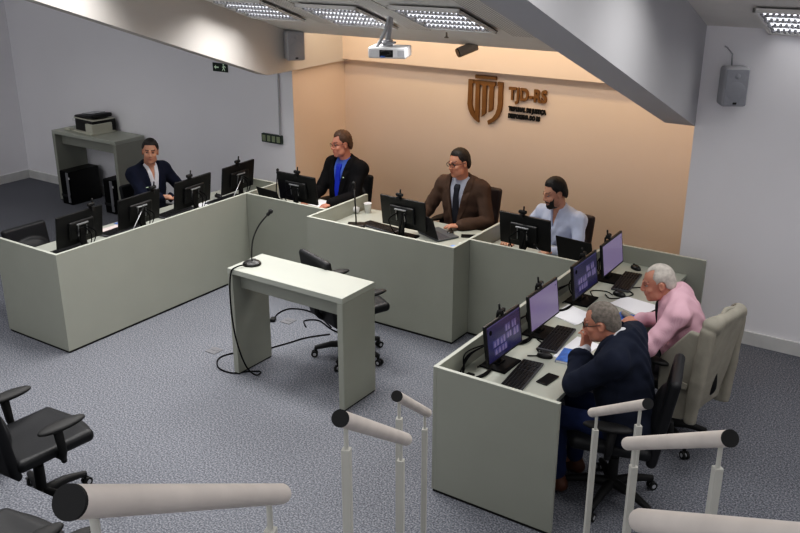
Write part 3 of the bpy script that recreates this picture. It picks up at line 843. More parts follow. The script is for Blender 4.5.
def sheet(name, lab, cat, pts, z, th_, m, group=None, layers=1):
    c = sum((Vector((x, y, 0)) for x, y in pts), Vector())/len(pts)
    mb = MB()
    for k in range(layers):
        a = Matrix.Rotation(.05*k, 2)
        mb.prism([tuple(a @ Vector((x-c.x, y-c.y))) for x, y in pts], k*th_, (k+1)*th_-.0002, 'xy')
    o = mb.build(name, m); o.location = (c.x, c.y, z); return tag(o, lab, cat, group)
z0 = TZ+.001
GP = 'papers on the benches'
sheet('paper_stack', 'open white papers between the two middle monitors of the right bench', 'paper', [(-1.26, .90), (-1.04, .83), (-.98, 1.05), (-1.22, 1.16)], z0, .002, M['paper'], GP, 3)
sheet('paper_stack', 'open white papers under the gaze of the man in pink', 'paper', [(-.99, 1.36), (-.70, 1.24), (-.65, 1.50), (-.93, 1.56)], z0, .002, M['paper'], GP, 2)
sheet('paper_sheet', 'white sheet under the navy suited man\'s forearm', 'paper', [(-.96, .28), (-.80, .24), (-.76, .62), (-.95, .66)], z0, .001, M['paper'], GP, 1)
sheet('paper_stack', 'pinkish printed papers on the left bench between its first two monitors', 'paper', [(-5.68, .30), (-5.45, .24), (-5.42, .48), (-5.66, .56)], z0, .002, M['pinkpaper'], GP, 2)
sheet('booklet', 'blue and white leaflet on the left bench beside the pinkish papers', 'booklet', [(-5.73, .56), (-5.60, .54), (-5.58, .70), (-5.71, .72)], z0, .003, M['blue'], 'blue booklets')
sheet('paper_sheet', 'white sheets on the left bench between its last two monitors', 'paper', [(-5.52, 1.42), (-5.28, 1.44), (-5.30, 1.66), (-5.54, 1.64)], z0, .001, M['paper'], GP)
sheet('paper_sheet', 'white sheet in front of the man with the bright blue tie', 'paper', [(-4.60, 2.13), (-4.36, 2.11), (-4.35, 2.33), (-4.59, 2.34)], z0, .001, M['paper'], GP)
sheet('paper_sheet', 'small white sheet beside the phone at the centre desk\'s right divider', 'paper', [(-2.66, 1.93), (-2.47, 1.93), (-2.47, 2.06), (-2.63, 2.08)], z0, .001, M['paper'], GP)
t = thing('booklet', 'blue booklet at the navy suited man\'s elbow', 'booklet', (-.865, .315, z0), R(8), 'blue booklets')
MB().box((0, 0, .008), (.115, .20, .014)).build('pages', M['paper'], t); MB().box((0, 0, .0165), (.12, .205, .002)).box((-.0605, 0, .008), (.002, .205, .015)).build('cover', M['blue'], t)
t = thing('booklet', 'blue illustrated booklet between the two men at the right bench', 'booklet', (-.79, 1.12, z0), R(-8), 'blue booklets')
MB().box((0, 0, .004), (.15, .22, .007)).build('pages', M['paper'], t); MB().box((0, 0, .0085), (.152, .222, .002)).build('cover', M['blue'], t)
sheet('booklet', 'light blue sheet at the front right corner of the centre desk', 'booklet', [(-2.70, 1.60), (-2.50, 1.62), (-2.53, 1.88), (-2.68, 1.86)], z0, .002, M['bluelite'], 'blue booklets')
t = thing('rolled_magazine', 'tan rolled magazine under the arm of the man in pink', 'magazine', (-.72, 1.10, z0+.012), R(-35))
MB().cyl((-.11, 0, .02), (.11, 0, .02), .02).build('cover', M['tan'], t); MB().cyl((-.112, 0, .02), (.112, 0, .02), .014).build('pages', M['paper'], t)
def make_phone():
    t = thing('smartphone', '', 'phone')
    MB().box((0, 0, .005), (.078, .155, .008), bev=.003).build('case', M['black'], t); MB().box((0, 0, .0095), (.07, .147, .001)).build('screen', M['gloss'], t); return t
place('phone', make_phone, (-.845, -.05, z0), R(-6), 'dark smartphone beside the near keyboard of the right bench', 'smartphones')
dup(PROTO['phone'], (-2.67, 2.15, z0), R(-62), 'black smartphone beside the right hand of the man in brown')
t = thing('tablet', 'flat black tablet at the rim of the centre desk', 'tablet', (-2.86, 1.72, z0), R(-6))
MB().box((0, 0, .005), (.25, .13, .008), bev=.003).build('case', M['black'], t); MB().box((0, 0, .0095), (.235, .118, .001)).build('screen', M['lens'], t)
t = thing('plastic_cup', 'white disposable cup on the centre desk by the divider', 'cup', (-3.90, 2.24, z0))
MB().lathe([(0, .002), (.026, .002), (.028, 0), (.038, .095), (.041, .095), (.041, .099), (.037, .099), (.036, .09), (.027, .006), (0, .006)]).build('wall', M['cup'], t)
t = thing('plastic_cup', 'white disposable cup lying on its side next to standing cup', 'cup', (-3.955, 2.16, z0+.036), 0)
MB().lathe([(0, .002), (.026, .002), (.028, 0), (.036, .08), (.034, .08), (.026, .006), (0, .006)], mtx=rotm('Y', R(-78)) @ rotm('X', R(20))).build('wall', M['cup'], t)

# loose cables
def cable(lab, pts, r=.006, name='cable', m='gloss'):
    o = MB().tube(spline(pts), r, seg=6).build(name, M[m]); return tag(o, lab, 'cable')
cable('black microphone cable hanging from the lectern table and looping on the floor',
      [(-3.50, .06, .945), (-3.535, -.02, .938), (-3.55, -.07, .90), (-3.545, -.10, .70), (-3.50, -.12, .40), (-3.43, -.10, .15), (-3.40, -.02, .03), (-3.44, .08, .008), (-3.53, .02, .008), (-3.62, -.07, .008), (-3.78, -.06, .008), (-3.90, .07, .008), (-3.86, .22, .008), (-3.72, .36, .008), (-3.62, .60, .008), (-3.55, .80, .008), (-3.42, .98, .008)])
cable('black floor cable curling to the plug near the left bench', [(-4.06, .95, .012), (-4.12, 1.08, .008), (-4.10, 1.22, .008), (-3.95, 1.28, .008), (-3.75, 1.24, .008), (-3.5, 1.1, .008)])
cable('thin black cable loop on the carpet under the lectern chair', [(-3.70, .98, .008), (-3.80, 1.08, .008), (-3.70, 1.16, .008), (-3.5, 1.08, .008), (-3.3, 1.0, .008), (-3.15, .75, .008)])
t = thing('power_plug', 'black plug lying on the carpet near the left bench', 'plug', (-4.05, .925, 0), R(30))
MB().box((0, 0, .018), (.05, .07, .034), bev=.01).build('body', M['blackm'], t); MB().cyl((.012, .03, .018), (.012, .055, .018), .004).cyl((-.012, .03, .018), (-.012, .055, .018), .004).build('pins', M['silver'], t)
for x, y, lab in ((-4.05, .16, 'metal floor outlet plate flush in the carpet left of the lectern table'), (-3.93, 1.0, 'metal floor outlet plate flush in the carpet behind the lectern table')):
    t = thing('floor_outlet', lab, 'floor socket', (x, y, 0), 0, 'floor outlet plates')
    MB().box((0, 0, .003), (.11, .11, .005), bev=.001).build('plate', M['plate'], t); MB().box((0, .015, .0065), (.07, .04, .002)).build('flap', M['plate'], t)
for i, (x, y, lab) in enumerate(((-1.30, -.16, 'tangle of black cables behind the near video call monitor'), (-1.30, .44, 'tangle of black cables behind the near lavender monitor'), (-1.30, 1.12, 'tangle of black cables behind the far video call monitor'))):
    rr = random.Random(i); mb = MB()
    for k in range(4):
        p = [(.04, .05+.05*rr.random(), .15), (-.03*rr.random(), -.04-.06*rr.random(), .10+.04*rr.random()), (-.02, -.10-.08*rr.random(), .03), (.02, -.15-.06*rr.random(), .008), (.06+.05*rr.random(), -.08, .008), (.09, .02+.1*rr.random(), .008)]
        mb.tube(spline(p), .0045, seg=6)
    mb.box((.03, -.16, .012), (.05, .10, .02), bev=.006)
    o = mb.build('cable_tangle', M['gloss']); o.location = (x, y, TZ+.001); tag(o, lab, 'cable')
cable('thin black mouse cable on the right bench near its far keyboard', [(-1.08, 1.50, TZ+.006), (-1.02, 1.44, TZ+.006), (-.95, 1.50, TZ+.006), (-.90, 1.62, TZ+.006), (-.98, 1.70, TZ+.006), (-.90, 1.80, TZ+.006)], .004)
cable('black cable winding behind the navy suited man\'s papers', [(-1.22, 1.16, TZ+.006), (-1.12, 1.34, TZ+.006), (-1.20, 1.5, TZ+.006), (-1.10, 1.56, TZ+.006), (-1.03, 1.52, TZ+.006)], .004)
cable('thin black cable curling between the two near monitors', [(-1.10, .18, TZ+.006), (-1.03, .24, TZ+.006), (-1.10, .32, TZ+.006), (-1.02, .36, TZ+.006), (-1.16, .45, TZ+.006)], .004)

# printer and computers by the grey wall
t = thing('printer', 'black and cream multifunction printer on the side table', 'printer', (-8.60, 2.64, .959), R(-6))
MB().box((.0, .02, .09), (.42, .34, .16), bev=.012).build('body', M['black'], t)
MB().box((.15, -.03, .07), (.16, .30, .13), bev=.01).box((0, -.02, .012), (.48, .36, .022), bev=.006).build('side_cover', M['printer'], t)
b = MB().box((-.02, .01, .205), (.44, .30, .05), rot=rotm('Y', R(-6)), bev=.018).build('scanner_lid', M['black'], t)
MB().box((.0, .0, .178), (.45, .31, .014), bev=.004).build('lid_trim', M['printer'], b)
MB().box((-.02, .02, .24), (.26, .18, .012), rot=rotm('Y', R(-6)), bev=.004).build('top_panel', M['spk'], b)
MB().box((-.245, -.10, .14), (.08, .10, .03), bev=.008).build('control_panel', M['white'], t)
t = thing('power_adapter', 'small pale adapter lying left of the printer', 'adapter', (-8.95, 2.50, .959))
MB().box((0, 0, .015), (.12, .07, .03), bev=.008).build('body', M['printer'], t); MB().tube(spline([(.06, 0, .01), (.12, .03, .008), (.10, .10, .008)]), .005, seg=6).build('cable', M['spk'], t)
def make_tower():
    t = thing('computer_tower', '', 'computer')     # front faces -Y
    MB().box((0, 0, .225), (.20, .46, .45), bev=.006).build('case', M['black'], t)
    MB().box((.0, -.236, .225), (.196, .014, .444), bev=.006).build('front_cover', M['gloss'], t)
    MB().box((.055, -.246, .235), (.05, .012, .41), bev=.005).build('silver_strip', M['silver'], t)
    MB().box((-.01, -.245, .12), (.19, .01, .035), bev=.004).build('drive_band', M['black'], t)
    MB().box((.075, -.245, .365), (.05, .012, .03), bev=.004).build('button', M['white'], t)
    return t
place('tower', make_tower, (-8.88, 2.53, 0), R(0), 'black computer tower with silver strip under the side table, left one', 'computer towers')
o = dup(PROTO['tower'], (-8.06, 2.575, 0), R(0), 'black computer tower half hidden behind monitor, right of the side table')

# ================================================================== PEOPLE
def ik(sh, wr, l1, l2, hint):
    sh = np.array(sh, float); wr = np.array(wr, float); d = wr-sh; L = np.linalg.norm(d)
    mx = (l1+l2)*.995
    if L > mx: wr = sh+d/L*mx; d = wr-sh; L = mx
    u = d/L; a = (l1*l1-l2*l2+L*L)/(2*L); h = math.sqrt(max(l1*l1-a*a, 0))
    n = np.array(hint, float); n = n-u*(n@u); n /= np.linalg.norm(n)
    return sh+u*a+n*h, wr

def frame(fwd, up):
    y = np.array(fwd, float); y /= np.linalg.norm(y); z = np.array(up, float); z = z-y*(z@y); z /= np.linalg.norm(z)
    return np.stack([np.cross(y, z), y, z], 1)

class Person:
    """seated figure: local +Y forward, +X its right, z=0 the floor"""
    def __init__(s, name, label, loc, rz, S, skin, lean=6, twist=0, head=(0, 0, 0), hands=None, girth=1., hip=.56, side=0, neckfwd=.02, hint=None, shoulder=1.0, spine=1.0, neck=.055):
        s.root = thing(name, label, 'person', loc, rz); s.root.scale = (S,)*3
        s.S = S; s.g = girth; s.sw = shoulder; s.sp = spine
        s.P = np.array([0, 0, hip])
        s.U = Rz(R(twist)) @ Ry(R(side)) @ Rx(-R(lean))
        s.nk = s.up((0, .012, .60*s.sp))
        hy, hp, hr = head                       # yaw (+ to its left), pitch (+ down), roll
        s.H = Rz(R(twist+hy)) @ Rx(-R(hp)) @ Ry(R(hr))
        s.hc = s.nk+s.U @ np.array([0, neckfwd, neck])+s.H @ np.array([0, .012, .055])
        s.sh = {q: s.up((q*.178*s.sw, -.015, .468*s.sp)) for q in (-1, 1)}
        s.el = {}; s.wr = {}; s.hf = {}
        for q in (-1, 1):
            hd = hands[q]
            hn = (hint or {}).get(q, (q*.8, -.3, -.6))
            s.el[q], s.wr[q] = ik(s.sh[q], hd['wrist'], .295, .255, hn)
            fw = hd.get('fwd'); fw = s.wr[q]-s.el[q] if fw is None else fw
            s.hf[q] = (frame(fw, hd.get('up', (0, 0, 1))), hd.get('curl', .5))
        s.hip = {q: np.array([q*.09, .02, hip-.035]) for q in (-1, 1)}
        s.kn = {q: np.array([q*.13, .43, hip-.03]) for q in (-1, 1)}
        s.an = {q: np.array([q*.13, .40, .10]) for q in (-1, 1)}
        s.skin(skin)
    def up(s, p): return s.P+s.U @ np.array(p, float)
    def hd(s, p): return s.hc+s.H @ np.array(p, float)
    def inU(s, X, Y, Z):
        x, y, z = X-s.P[0], Y-s.P[1], Z-s.P[2]; U = s.U
        return (U[0, 0]*x+U[1, 0]*y+U[2, 0]*z, U[0, 1]*x+U[1, 1]*y+U[2, 1]*z, U[0, 2]*x+U[1, 2]*y+U[2, 2]*z)
    def inH(s, V):
        return (V-s.hc) @ s.H
    # --- shared volumes
    def torso(s, f, o, k=.04):
        g = s.g; c = s.sp
        f.ell(s.up((0, 0, .365*c)), (.158*s.sw+o, .112*(.5+.5*g)+o, .20*c+o), Rm=s.U, k=0)
        f.ell(s.up((0, .01+.03*(g-1), .17*c)), (.148*g+o, .115*g+o, .20*c+o), Rm=s.U, k=k+.02)
        f.ell(s.up((0, -.005, .02)), (.168*(.4+.6*g)+o, .125*(.5+.5*g)+o, .115+o), Rm=s.U, k=k)
        f.cone(s.up((-.145*s.sw, -.018, .468*c)), s.up((.145*s.sw, -.018, .468*c)), .052+o, k=k)
        for q in (-1, 1): f.cone(s.up((q*.02, -.018, .545*c)), s.up((q*.14*s.sw, -.018, .485*c)), .042+o, .04+o, k=k)
    def arm(s, f, q, o, k=.03, to=1.0, flare=0.):
        w = s.el[q]+(s.wr[q]-s.el[q])*to
        f.ell(s.sh[q], (.058+o, .06+o, .06+o), k=k)
        f.cone(s.sh[q], s.el[q], .050+o, .041+o, k=k)
        f.cone(s.el[q], w, .040+o, .028+(.040-.028)*(1-to)+o+flare, k=.012)
    def legs(s, f, o, k=.03):
        for q in (-1, 1):
            f.cone(s.hip[q], s.kn[q], .082+o, .056+o, k=k); f.cone(s.kn[q], s.an[q]+np.array([0, 0, .04]), .054+o, .042+o, k=.02)
    def bounds(s, pts, m):
        P = np.array(pts); return P.min(0)-m, P.max(0)+m
    # --- skin: one continuous body
    def skin(s, m):
        pts = [s.hc+s.H @ np.array(v) for v in ((0, 0, .14), (0, .13, 0), (0, -.12, 0), (.1, 0, 0), (-.1, 0, 0))]
        pts += [s.up(v) for v in ((.25, .1, .5), (-.25, .1, .5), (.2, .2, .1), (-.2, -.2, .1))]+list(s.el.values())+list(s.wr.values())+[s.wr[q]+s.hf[q][0][:, 1]*.2 for q in (1, -1)]+list(s.kn.values())+[np.array([0, .4, .05])]
        lo, hi = s.bounds(pts, .09)
        f = Field(lo, hi, .0052); s.torso(f, -.012)
        for q in (-1, 1):
            s.arm(f, q, -.006); s.hand(f, q)
        s.legs(f, -.01)
        for q in (-1, 1): f.cone(s.an[q], s.an[q]+np.array([q*.01, .14, -.06]), .035, .028, k=.02)
        H = s.H; h = s.hd
        f.cone(s.up((0, -.012, .50*s.sp)), s.hd((0, -.025, -.05)), .058, .054, k=.035)
        f.ell(h((0, -.014, .028)), (.0765, .097, .092), Rm=H, k=.02)
        f.ell(h((0, .030, -.045)), (.060, .066, .078), Rm=H, k=.02)
        f.cone(h((-.036, .03, -.075)), h((.036, .03, -.075)), .03, k=.02)
        f.ell(h((0, .070, -.098)), (.026, .022, .018), Rm=H, k=.02)
        for q in (-1, 1):
            f.ell(h((q*.038, .062, -.025)), (.022, .022, .018), Rm=H, k=.015)
            f.ell(h((q*.030, .094, .012)), (.018, .014, .011), Rm=H, k=.012, op='sub')
            f.cone(h((q*.012, .086, .028)), h((q*.045, .072, .028)), .009, .008, k=.010)
            f.ell(h((q*.079, -.008, -.008)), (.010, .021, .033), Rm=H @ Ry(R(q*8)) @ Rz(R(-q*14)), k=.006)
            f.ell(h((q*.088, -.004, -.002)), (.006, .012, .020), Rm=H, k=.006, op='sub')
            f.ell(h((q*.012, .100, -.028)), (.009, .010, .008), Rm=H, k=.006)
        f.cone(h((0, .090, .020)), h((0, .108, -.022)), .009, .0115, k=.010)
        f.ell(h((0, .090, -.054)), (.023, .011, .0065), Rm=H, k=.006)
        f.ell(h((0, .088, -.066)), (.020, .011, .007), Rm=H, k=.006)
        f.cone(h((-.022, .097, -.060)), h((.022, .097, -.060)), .0022, k=.004, op='sub')
        me, V = f.mesh('body', m)
        C = np.ones((len(V), 4), np.float32); q = s.inH(V)
        x, y, z = q[:, 0], q[:, 1], q[:, 2]; onhead = (np.abs(x) < .1) & (np.abs(y) < .13) & (z > -.13) & (z < .14)
        lip = np.exp(-((x/.024)**2+((z+.060)/.0125)**2))*(y > .07); ck = np.exp(-(((np.abs(x)-.04)/.022)**2+((z+.03)/.025)**2))*(y > .03)
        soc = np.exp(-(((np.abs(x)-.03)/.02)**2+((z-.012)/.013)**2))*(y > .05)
        brow = ((np.abs(x) > .011) & (np.abs(x) < .050) & (np.abs(z-.034+.10*(np.abs(x)-.03)**2*10) < .0062) & (y > .05))
        st = sstep(-.030, -.055, z)*sstep(-.02, .02, y)*s_st.get(s.root.name, 0.)
        def mulc(w, c): 
            w = (w*onhead)[:, None]; C[:, :3] *= 1-w+w*np.array(c)
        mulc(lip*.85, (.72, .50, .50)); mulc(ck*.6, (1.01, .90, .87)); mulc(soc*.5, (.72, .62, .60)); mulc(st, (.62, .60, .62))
        mulc(brow*1.0, s_brow.get(s.root.name, (.22, .17, .15)))
        a = me.color_attributes.new('Col', 'FLOAT_COLOR', 'POINT'); a.data.foreach_set('color', C.ravel())
        s.body = link('body', me, s.root)
        me.materials[0] = m
        for q in (-1, 1):
            c = s.hd((q*.031, .0775, .011)); f_ = s.H[:, 1]
            mb = MB(); mb.sph(c, .0115, 14); mb.slot = 1; mb.sph(c+f_*.0052, .0080, 10)
            mb.build('eye', [M['eyew'], M['iris']], s.root)
            lid = MB().cyl(c+s.H @ np.array([-.014, .007, .0075]), c+s.H @ np.array([.014, .007, .0075]), .0035, seg=8).build('eyelid', m, s.root)
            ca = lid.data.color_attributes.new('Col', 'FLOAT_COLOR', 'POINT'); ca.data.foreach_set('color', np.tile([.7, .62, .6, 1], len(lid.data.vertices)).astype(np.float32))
    def hand(s, f, q):
        F, curl = s.hf[q]; w = s.wr[q]
        def p(v): return w+F @ np.array((v[0]*(-q), v[1], v[2]))      # +x = thumb side
        f.cone(s.el[q]+(w-s.el[q])*.7, p((0, .01, 0)), .029, .024, k=.015)
        f.rbox(p((0, .052, .002)), (.038, .046, .013), .012, Rm=F, k=.015)
        f.ell(p((.026, .035, -.008)), (.018, .03, .014), Rm=F, k=.012)
        for i, (x, L, y0) in enumerate(((.030, .070, .094), (.0105, .078, .098), (-.0095, .073, .096), (-.029, .056, .088))):
            a = curl*1.15; r0 = .0083
            spread = x*.22
            p0 = np.array((x, y0-.012, .004)); p1 = p0+np.array((spread*.5, (L*.46)*math.cos(a*.55), -(L*.46)*math.sin(a*.55)))
            p2 = p1+np.array((spread*.3, L*.30*math.cos(a*1.4), -L*.30*math.sin(a*1.4))); p3 = p2+np.array((0, L*.24*math.cos(a*2.0), -L*.24*math.sin(a*2.0)))
            f.cone(p(p0), p(p1), r0+.001, r0, k=.004); f.cone(p(p1), p(p2), r0, r0-.001, k=.002); f.cone(p(p2), p(p3), r0-.001, r0-.002, k=.002)
        t0 = (.030, .018, -.006); t1 = (.052, .048, -.014-.01*curl); t2 = (.058-.012*curl, .080, -.020-.016*curl); t3 = (.052-.02*curl, .104, -.024-.02*curl)
        f.cone(p(t0), p(t1), .014, .0115, k=.010); f.cone(p(t1), p(t2), .0112, .0098, k=.003); f.cone(p(t2), p(t3), .0098, .0078, k=.003)
    # --- clothing
    def tb(s, extra=.1):
        pts = [s.up(v) for v in ((.27, .2, .5), (-.27, .2, .66), (.27, -.2, .5), (-.27, -.2, .6), (.24, .22, -.15), (-.24, -.22, -.15), (.24, -.22, -.15), (-.24, .22, -.15))]+list(s.el.values())+list(s.wr.values())
        return s.bounds(pts, extra)
    def wrinkle(s, f, amp):
        X, Y, Z = f.all(); x, y, z = s.inU(X, Y, Z)
        f.D += (amp*(np.sin(46*z+9*np.sin(11*x)+6*y)*.6+np.sin(31*x+24*z+5*np.sin(17*y))*.5+np.sin(70*z-30*y)*.3)).astype(np.float32)
    def collar(s, f, r=.066, hgt=.045, open_=.02):
        a = s.up((0, -.010, .525*s.sp)); b = s.hd((0, -.028, -.055)); d = (b-a)/np.linalg.norm(b-a)
        f.cone(a-d*.01, a+d*hgt, r+.006, r-.003, k=.008)
    def shirt(s, m, sleeves=True, cuff=1.0, off=.006, open_neck=False, name='shirt', wr=.0015, colr=.060, colh=.045):
        lo, hi = s.tb(); f = Field(lo, hi, .0062); s.torso(f, off)
        for q in (-1, 1): s.arm(f, q, (.010 if off < .015 else .020) if sleeves is True else -.002, to=cuff, flare=.004)
        if wr: s.wrinkle(f, wr)
        s.collar(f, colr, colh)
        X, Y, Z = f.all(); x, y, z = s.inU(X, Y, Z); zt = .60*s.sp
        # neck opening: cut by a sloping plane, lower at the front
        nz = (z-(.575*s.sp+.02)+.55*np.maximum(y-.0, 0)*1.0)
        near = np.sqrt(x*x+(y+.01)**2) < .085
        f.D = np.where(near, np.maximum(f.D, nz), f.D).astype(np.float32)
        if open_neck:
            v = np.maximum(np.abs(x)-.030*np.clip((z-.40*s.sp)/(.15*s.sp), 0, 1.4), -(y-.02)); v = np.maximum(v, .40*s.sp-z)
            f.D = np.maximum(f.D, -v).astype(np.float32)
        # placket line
        f.D += (.0018*np.exp(-((np.abs(x)-.016)/.003)**2)*(y > 0)).astype(np.float32)
        o = link(name, f.mesh(name, m)[0], s.root); return o
    def jacket(s, m, aoff=.020, off=.022, ztop=.56, zbut=.16, wv=.088, lapel=True, wr=.0028, name='jacket', cuff=.97, collar=None, hem=-.10, pocket=True):
        lo, hi = s.tb(.12); f = Field(lo, hi, .0062); s.torso(f, off, k=.05)
        for q in (-1, 1):
            s.arm(f, q, aoff, to=cuff, flare=.010, k=.035)
        f.ell(s.up((0, .0, -.02)), (.185*(.4+.6*s.g)+.01, .15*(.5+.5*s.g), .10), Rm=s.U, k=.05)
        s.wrinkle(f, wr)
        X, Y, Z = f.all(); x, y, z = s.inU(X, Y, Z); c = s.sp
        t = (z-zbut*c)/((ztop-zbut)*c); hw = wv*np.clip(t, -1, 1.25)
        ax = np.abs(x)
        if lapel:
            lw = .055*sstep(.0, .55, t)*sstep(1.25, .9, t)+.004
            band = sstep(-.004, .003, ax-hw)*sstep(.004, -.003, ax-hw-lw)*(y > 0)*(t > .02)*(t < 1.15)
            notch = np.exp(-((t-.80)/.035)**2)*(ax-hw > .022)
            f.D -= (.009*band*(1-notch)).astype(np.float32)
        f.D += (.004*np.exp(-(x/.004)**2)*(y > 0)*(t < .03)).astype(np.float32)
        # back collar
        s.collar(f, .076 if collar is None else collar, .044)
        nz = (z-(.597*c)+.9*np.maximum(y+.015, 0)); near = np.sqrt(x*x+(y+.01)**2) < .10
        f.D = np.where(near, np.maximum(f.D, nz), f.D)
        f.D = f.D.astype(np.float32); na = s.up((0, -.004, .548*c)); nb = s.hd((0, -.022, -.055)); nd = (nb-na)/np.linalg.norm(nb-na)
        f.cone(na, na+nd*.14, .0595, .0595, k=.004, op='sub')
        v = np.maximum(ax-hw, -(y-.0)); v = np.maximum(v, zbut*c-z)
        f.D = np.maximum(f.D, -v).astype(np.float32)
        f.D = np.maximum(f.D, hem-z).astype(np.float32) if hem is not None else f.D
        o = link(name, f.mesh(name, m)[0], s.root); return o
    def tie(s, m, off=.018, w0=.020, w1=.042, zend=.14):
        lo, hi = s.tb(.02); f = Field(lo, hi, .005); s.torso(f, off, k=.04); s.collar(f, .070)
        X, Y, Z = f.all(); x, y, z = s.inU(X, Y, Z); c = s.sp
        zt = .515*c; t = np.clip((zt-z)/(zt-zend*c), 0, 1)
        w = w0+(w1-w0)*t; kn = np.exp(-((z-zt+.02)/.022)**2)*.006
        d = np.maximum(np.abs(x)-w-kn, -(y-.01)); d = np.maximum(d, z-zt-.004); d = np.maximum(d, zend*c-z)
        f.D = np.maximum(f.D-kn*.8, d).astype(np.float32)
        inner = Field(lo, hi, .005); s.torso(inner, off-.02, k=.04); f.D = np.maximum(f.D, -inner.D)
        return link('tie', f.mesh('tie', m)[0], s.root)
    def trousers(s, m, shoe):
        lo, hi = s.bounds(list(s.hip.values())+list(s.kn.values())+[s.an[1], s.an[-1]], .2); f = Field(lo, hi, .0085)
        f.ell(s.up((0, -.005, .0)), (.178*(.4+.6*s.g), .138*(.5+.5*s.g), .12), Rm=s.U, k=0); s.legs(f, .012, k=.04)
        X, Y, Z = f.all(); f.D += (.003*np.sin(60*Z+20*X)*np.sin(30*Y)).astype(np.float32); f.D = np.maximum(f.D, .09-Z).astype(np.float32)
        link('trousers', f.mesh('trousers', m)[0], s.root)
        for q in (-1, 1):
            a = s.an[q]; f = Field(a-np.array([.1, .12, .11]), a+np.array([.1, .25, .05]), .0065)
            f.cone((a[0], a[1]-.03, .055), (a[0]+q*.012, a[1]+.15, .04), .045, .038, k=0); f.cone((a[0], a[1]-.01, .07), (a[0], a[1]-.01, .11), .042, k=.03)
            X, Y, Z = f.all(); f.D = np.maximum(f.D, .004-Z).astype(np.float32)
            link('shoe', f.mesh('shoe', shoe)[0], s.root)
    def hair(s, m, thick=.012, front=.072, nape=-.072, amp=.0035, recede=0., side=0., bald=0., vol=0.):
        lo, hi = s.bounds([s.hd(v) for v in ((0, 0, .16), (.13, 0, 0), (-.13, 0, 0), (0, .14, 0), (0, -.15, 0), (0, 0, -.12))], .02)
        f = Field(lo, hi, .0042)
        f.ell(s.hd((0, -.016, .030+vol*.3)), (.0765+thick, .097+thick, .092+thick+vol), Rm=s.H, k=0)
        f.ell(s.hd((0, -.055, -.02)), (.066+thick*.7, .06+thick*.6, .07), Rm=s.H, k=.02)
        X, Y, Z = f.all(); V = np.stack([X-s.hc[0], Y-s.hc[1], Z-s.hc[2]], -1) @ s.H; x, y, z = V[..., 0], V[..., 1], V[..., 2]
        ns = np.sin(150*x+40*np.sin(60*y))*np.sin(95*y+50*z)+.6*np.sin(230*y+90*x)*np.sin(170*z)
        f.D += (amp*.45*ns).astype(np.float32)
        line = front-(.082-y)*((front-nape)/.175)
        line = np.where(y > .0, np.maximum(line, front-.052*np.clip((np.abs(x)-.052)/.02, 0, 1)-(.082-y)*.25), line)
        line += recede*np.exp(-((np.abs(x)-.035)/.018)**2)*(y > .0)
        # side burn in front of the ear
        fade = np.clip(1-(z-line)/.035, 0, 1)*(y > -.02)
        f.D += (fade*thick*.75).astype(np.float32)
        sb = (np.abs(x) > .062) & (y > -.005) & (y < .022)
        line = np.where(sb, np.minimum(line, -.018+side), line)
        ear = (np.sqrt((y+.008)**2*1.2+(z+.004)**2)-.032); ear = np.maximum(ear, .06-np.abs(x))
        f.D = np.maximum(np.maximum(f.D, line-z), -ear).astype(np.float32)
        if bald: f.D += (bald*np.exp(-((x/.05)**2+((y-.03)/.07)**2))*(z > .05)).astype(np.float32)
        link('hair', f.mesh('hair', m)[0], s.root)
    def beard(s, m, thick=.0045):
        lo, hi = s.bounds([s.hd(v) for v in ((.1, .0, -.15), (-.1, .13, .02))], .02); f = Field(lo, hi, .0042); H = s.H; h = s.hd
        f.ell(h((0, .030, -.047)), (.060+thick, .066+thick, .078+thick), Rm=H, k=0); f.cone(h((-.036, .03, -.077)), h((.036, .03, -.077)), .033+thick, k=.02); f.ell(h((0, .072, -.100)), (.028+thick, .022+thick, .020+thick), Rm=H, k=.02)
        X, Y, Z = f.all(); V = np.stack([X-s.hc[0], Y-s.hc[1], Z-s.hc[2]], -1) @ s.H; x, y, z = V[..., 0], V[..., 1], V[..., 2]
        top = np.where(np.abs(x) < .030, -.072, -.072+2.2*(np.abs(x)-.030))
        mous = (np.abs(x) < .034) & (z < -.041-.2*np.abs(x)) & (z > -.0535-.2*np.abs(x)) & (y > .05)
        top = np.where(mous, .1, np.minimum(top, .0))
        f.D += (.002*np.sin(200*x)*np.sin(180*z+60*y)).astype(np.float32)
        d = np.maximum(f.D, z-top); d = np.maximum(d, .004-y)
        d = np.maximum(d, np.where((np.abs(x) < .020) & (z > -.082) & (z < -.0715), .002, -1))
        f.D = d.astype(np.float32); link('beard', f.mesh('beard', m)[0], s.root)
    def glasses(s, m, rim=.0022):
        mb = MB()
        for q in (-1, 1):
            P = [s.hd((q*.033+.025*math.cos(a)*(1 if abs(math.cos(a)) < .9 else .96), .104-.010*abs(q*.033+.025*math.cos(a))/.06, .008+.0175*math.sin(a))) for a in [2*PI*k/16 for k in range(17)]]
            mb.tube(P, rim, seg=6, cap=False)
            mb.tube([s.hd((q*.057, .095, .012)), s.hd((q*.082, .05, .012)), s.hd((q*.086, -.01, .010))], rim, seg=6)
        mb.tube([s.hd((-.009, .105, .014)), s.hd((0, .110, .017)), s.hd((.009, .105, .014))], rim, seg=6)
        mb.build('glasses', m, s.root)
    def dot(s, name, p, r, m, off):
        """small item lying on the chest at upper-frame x,z"""
        MB().sph(s.up(p), r, 10).build(name, m, s.root)

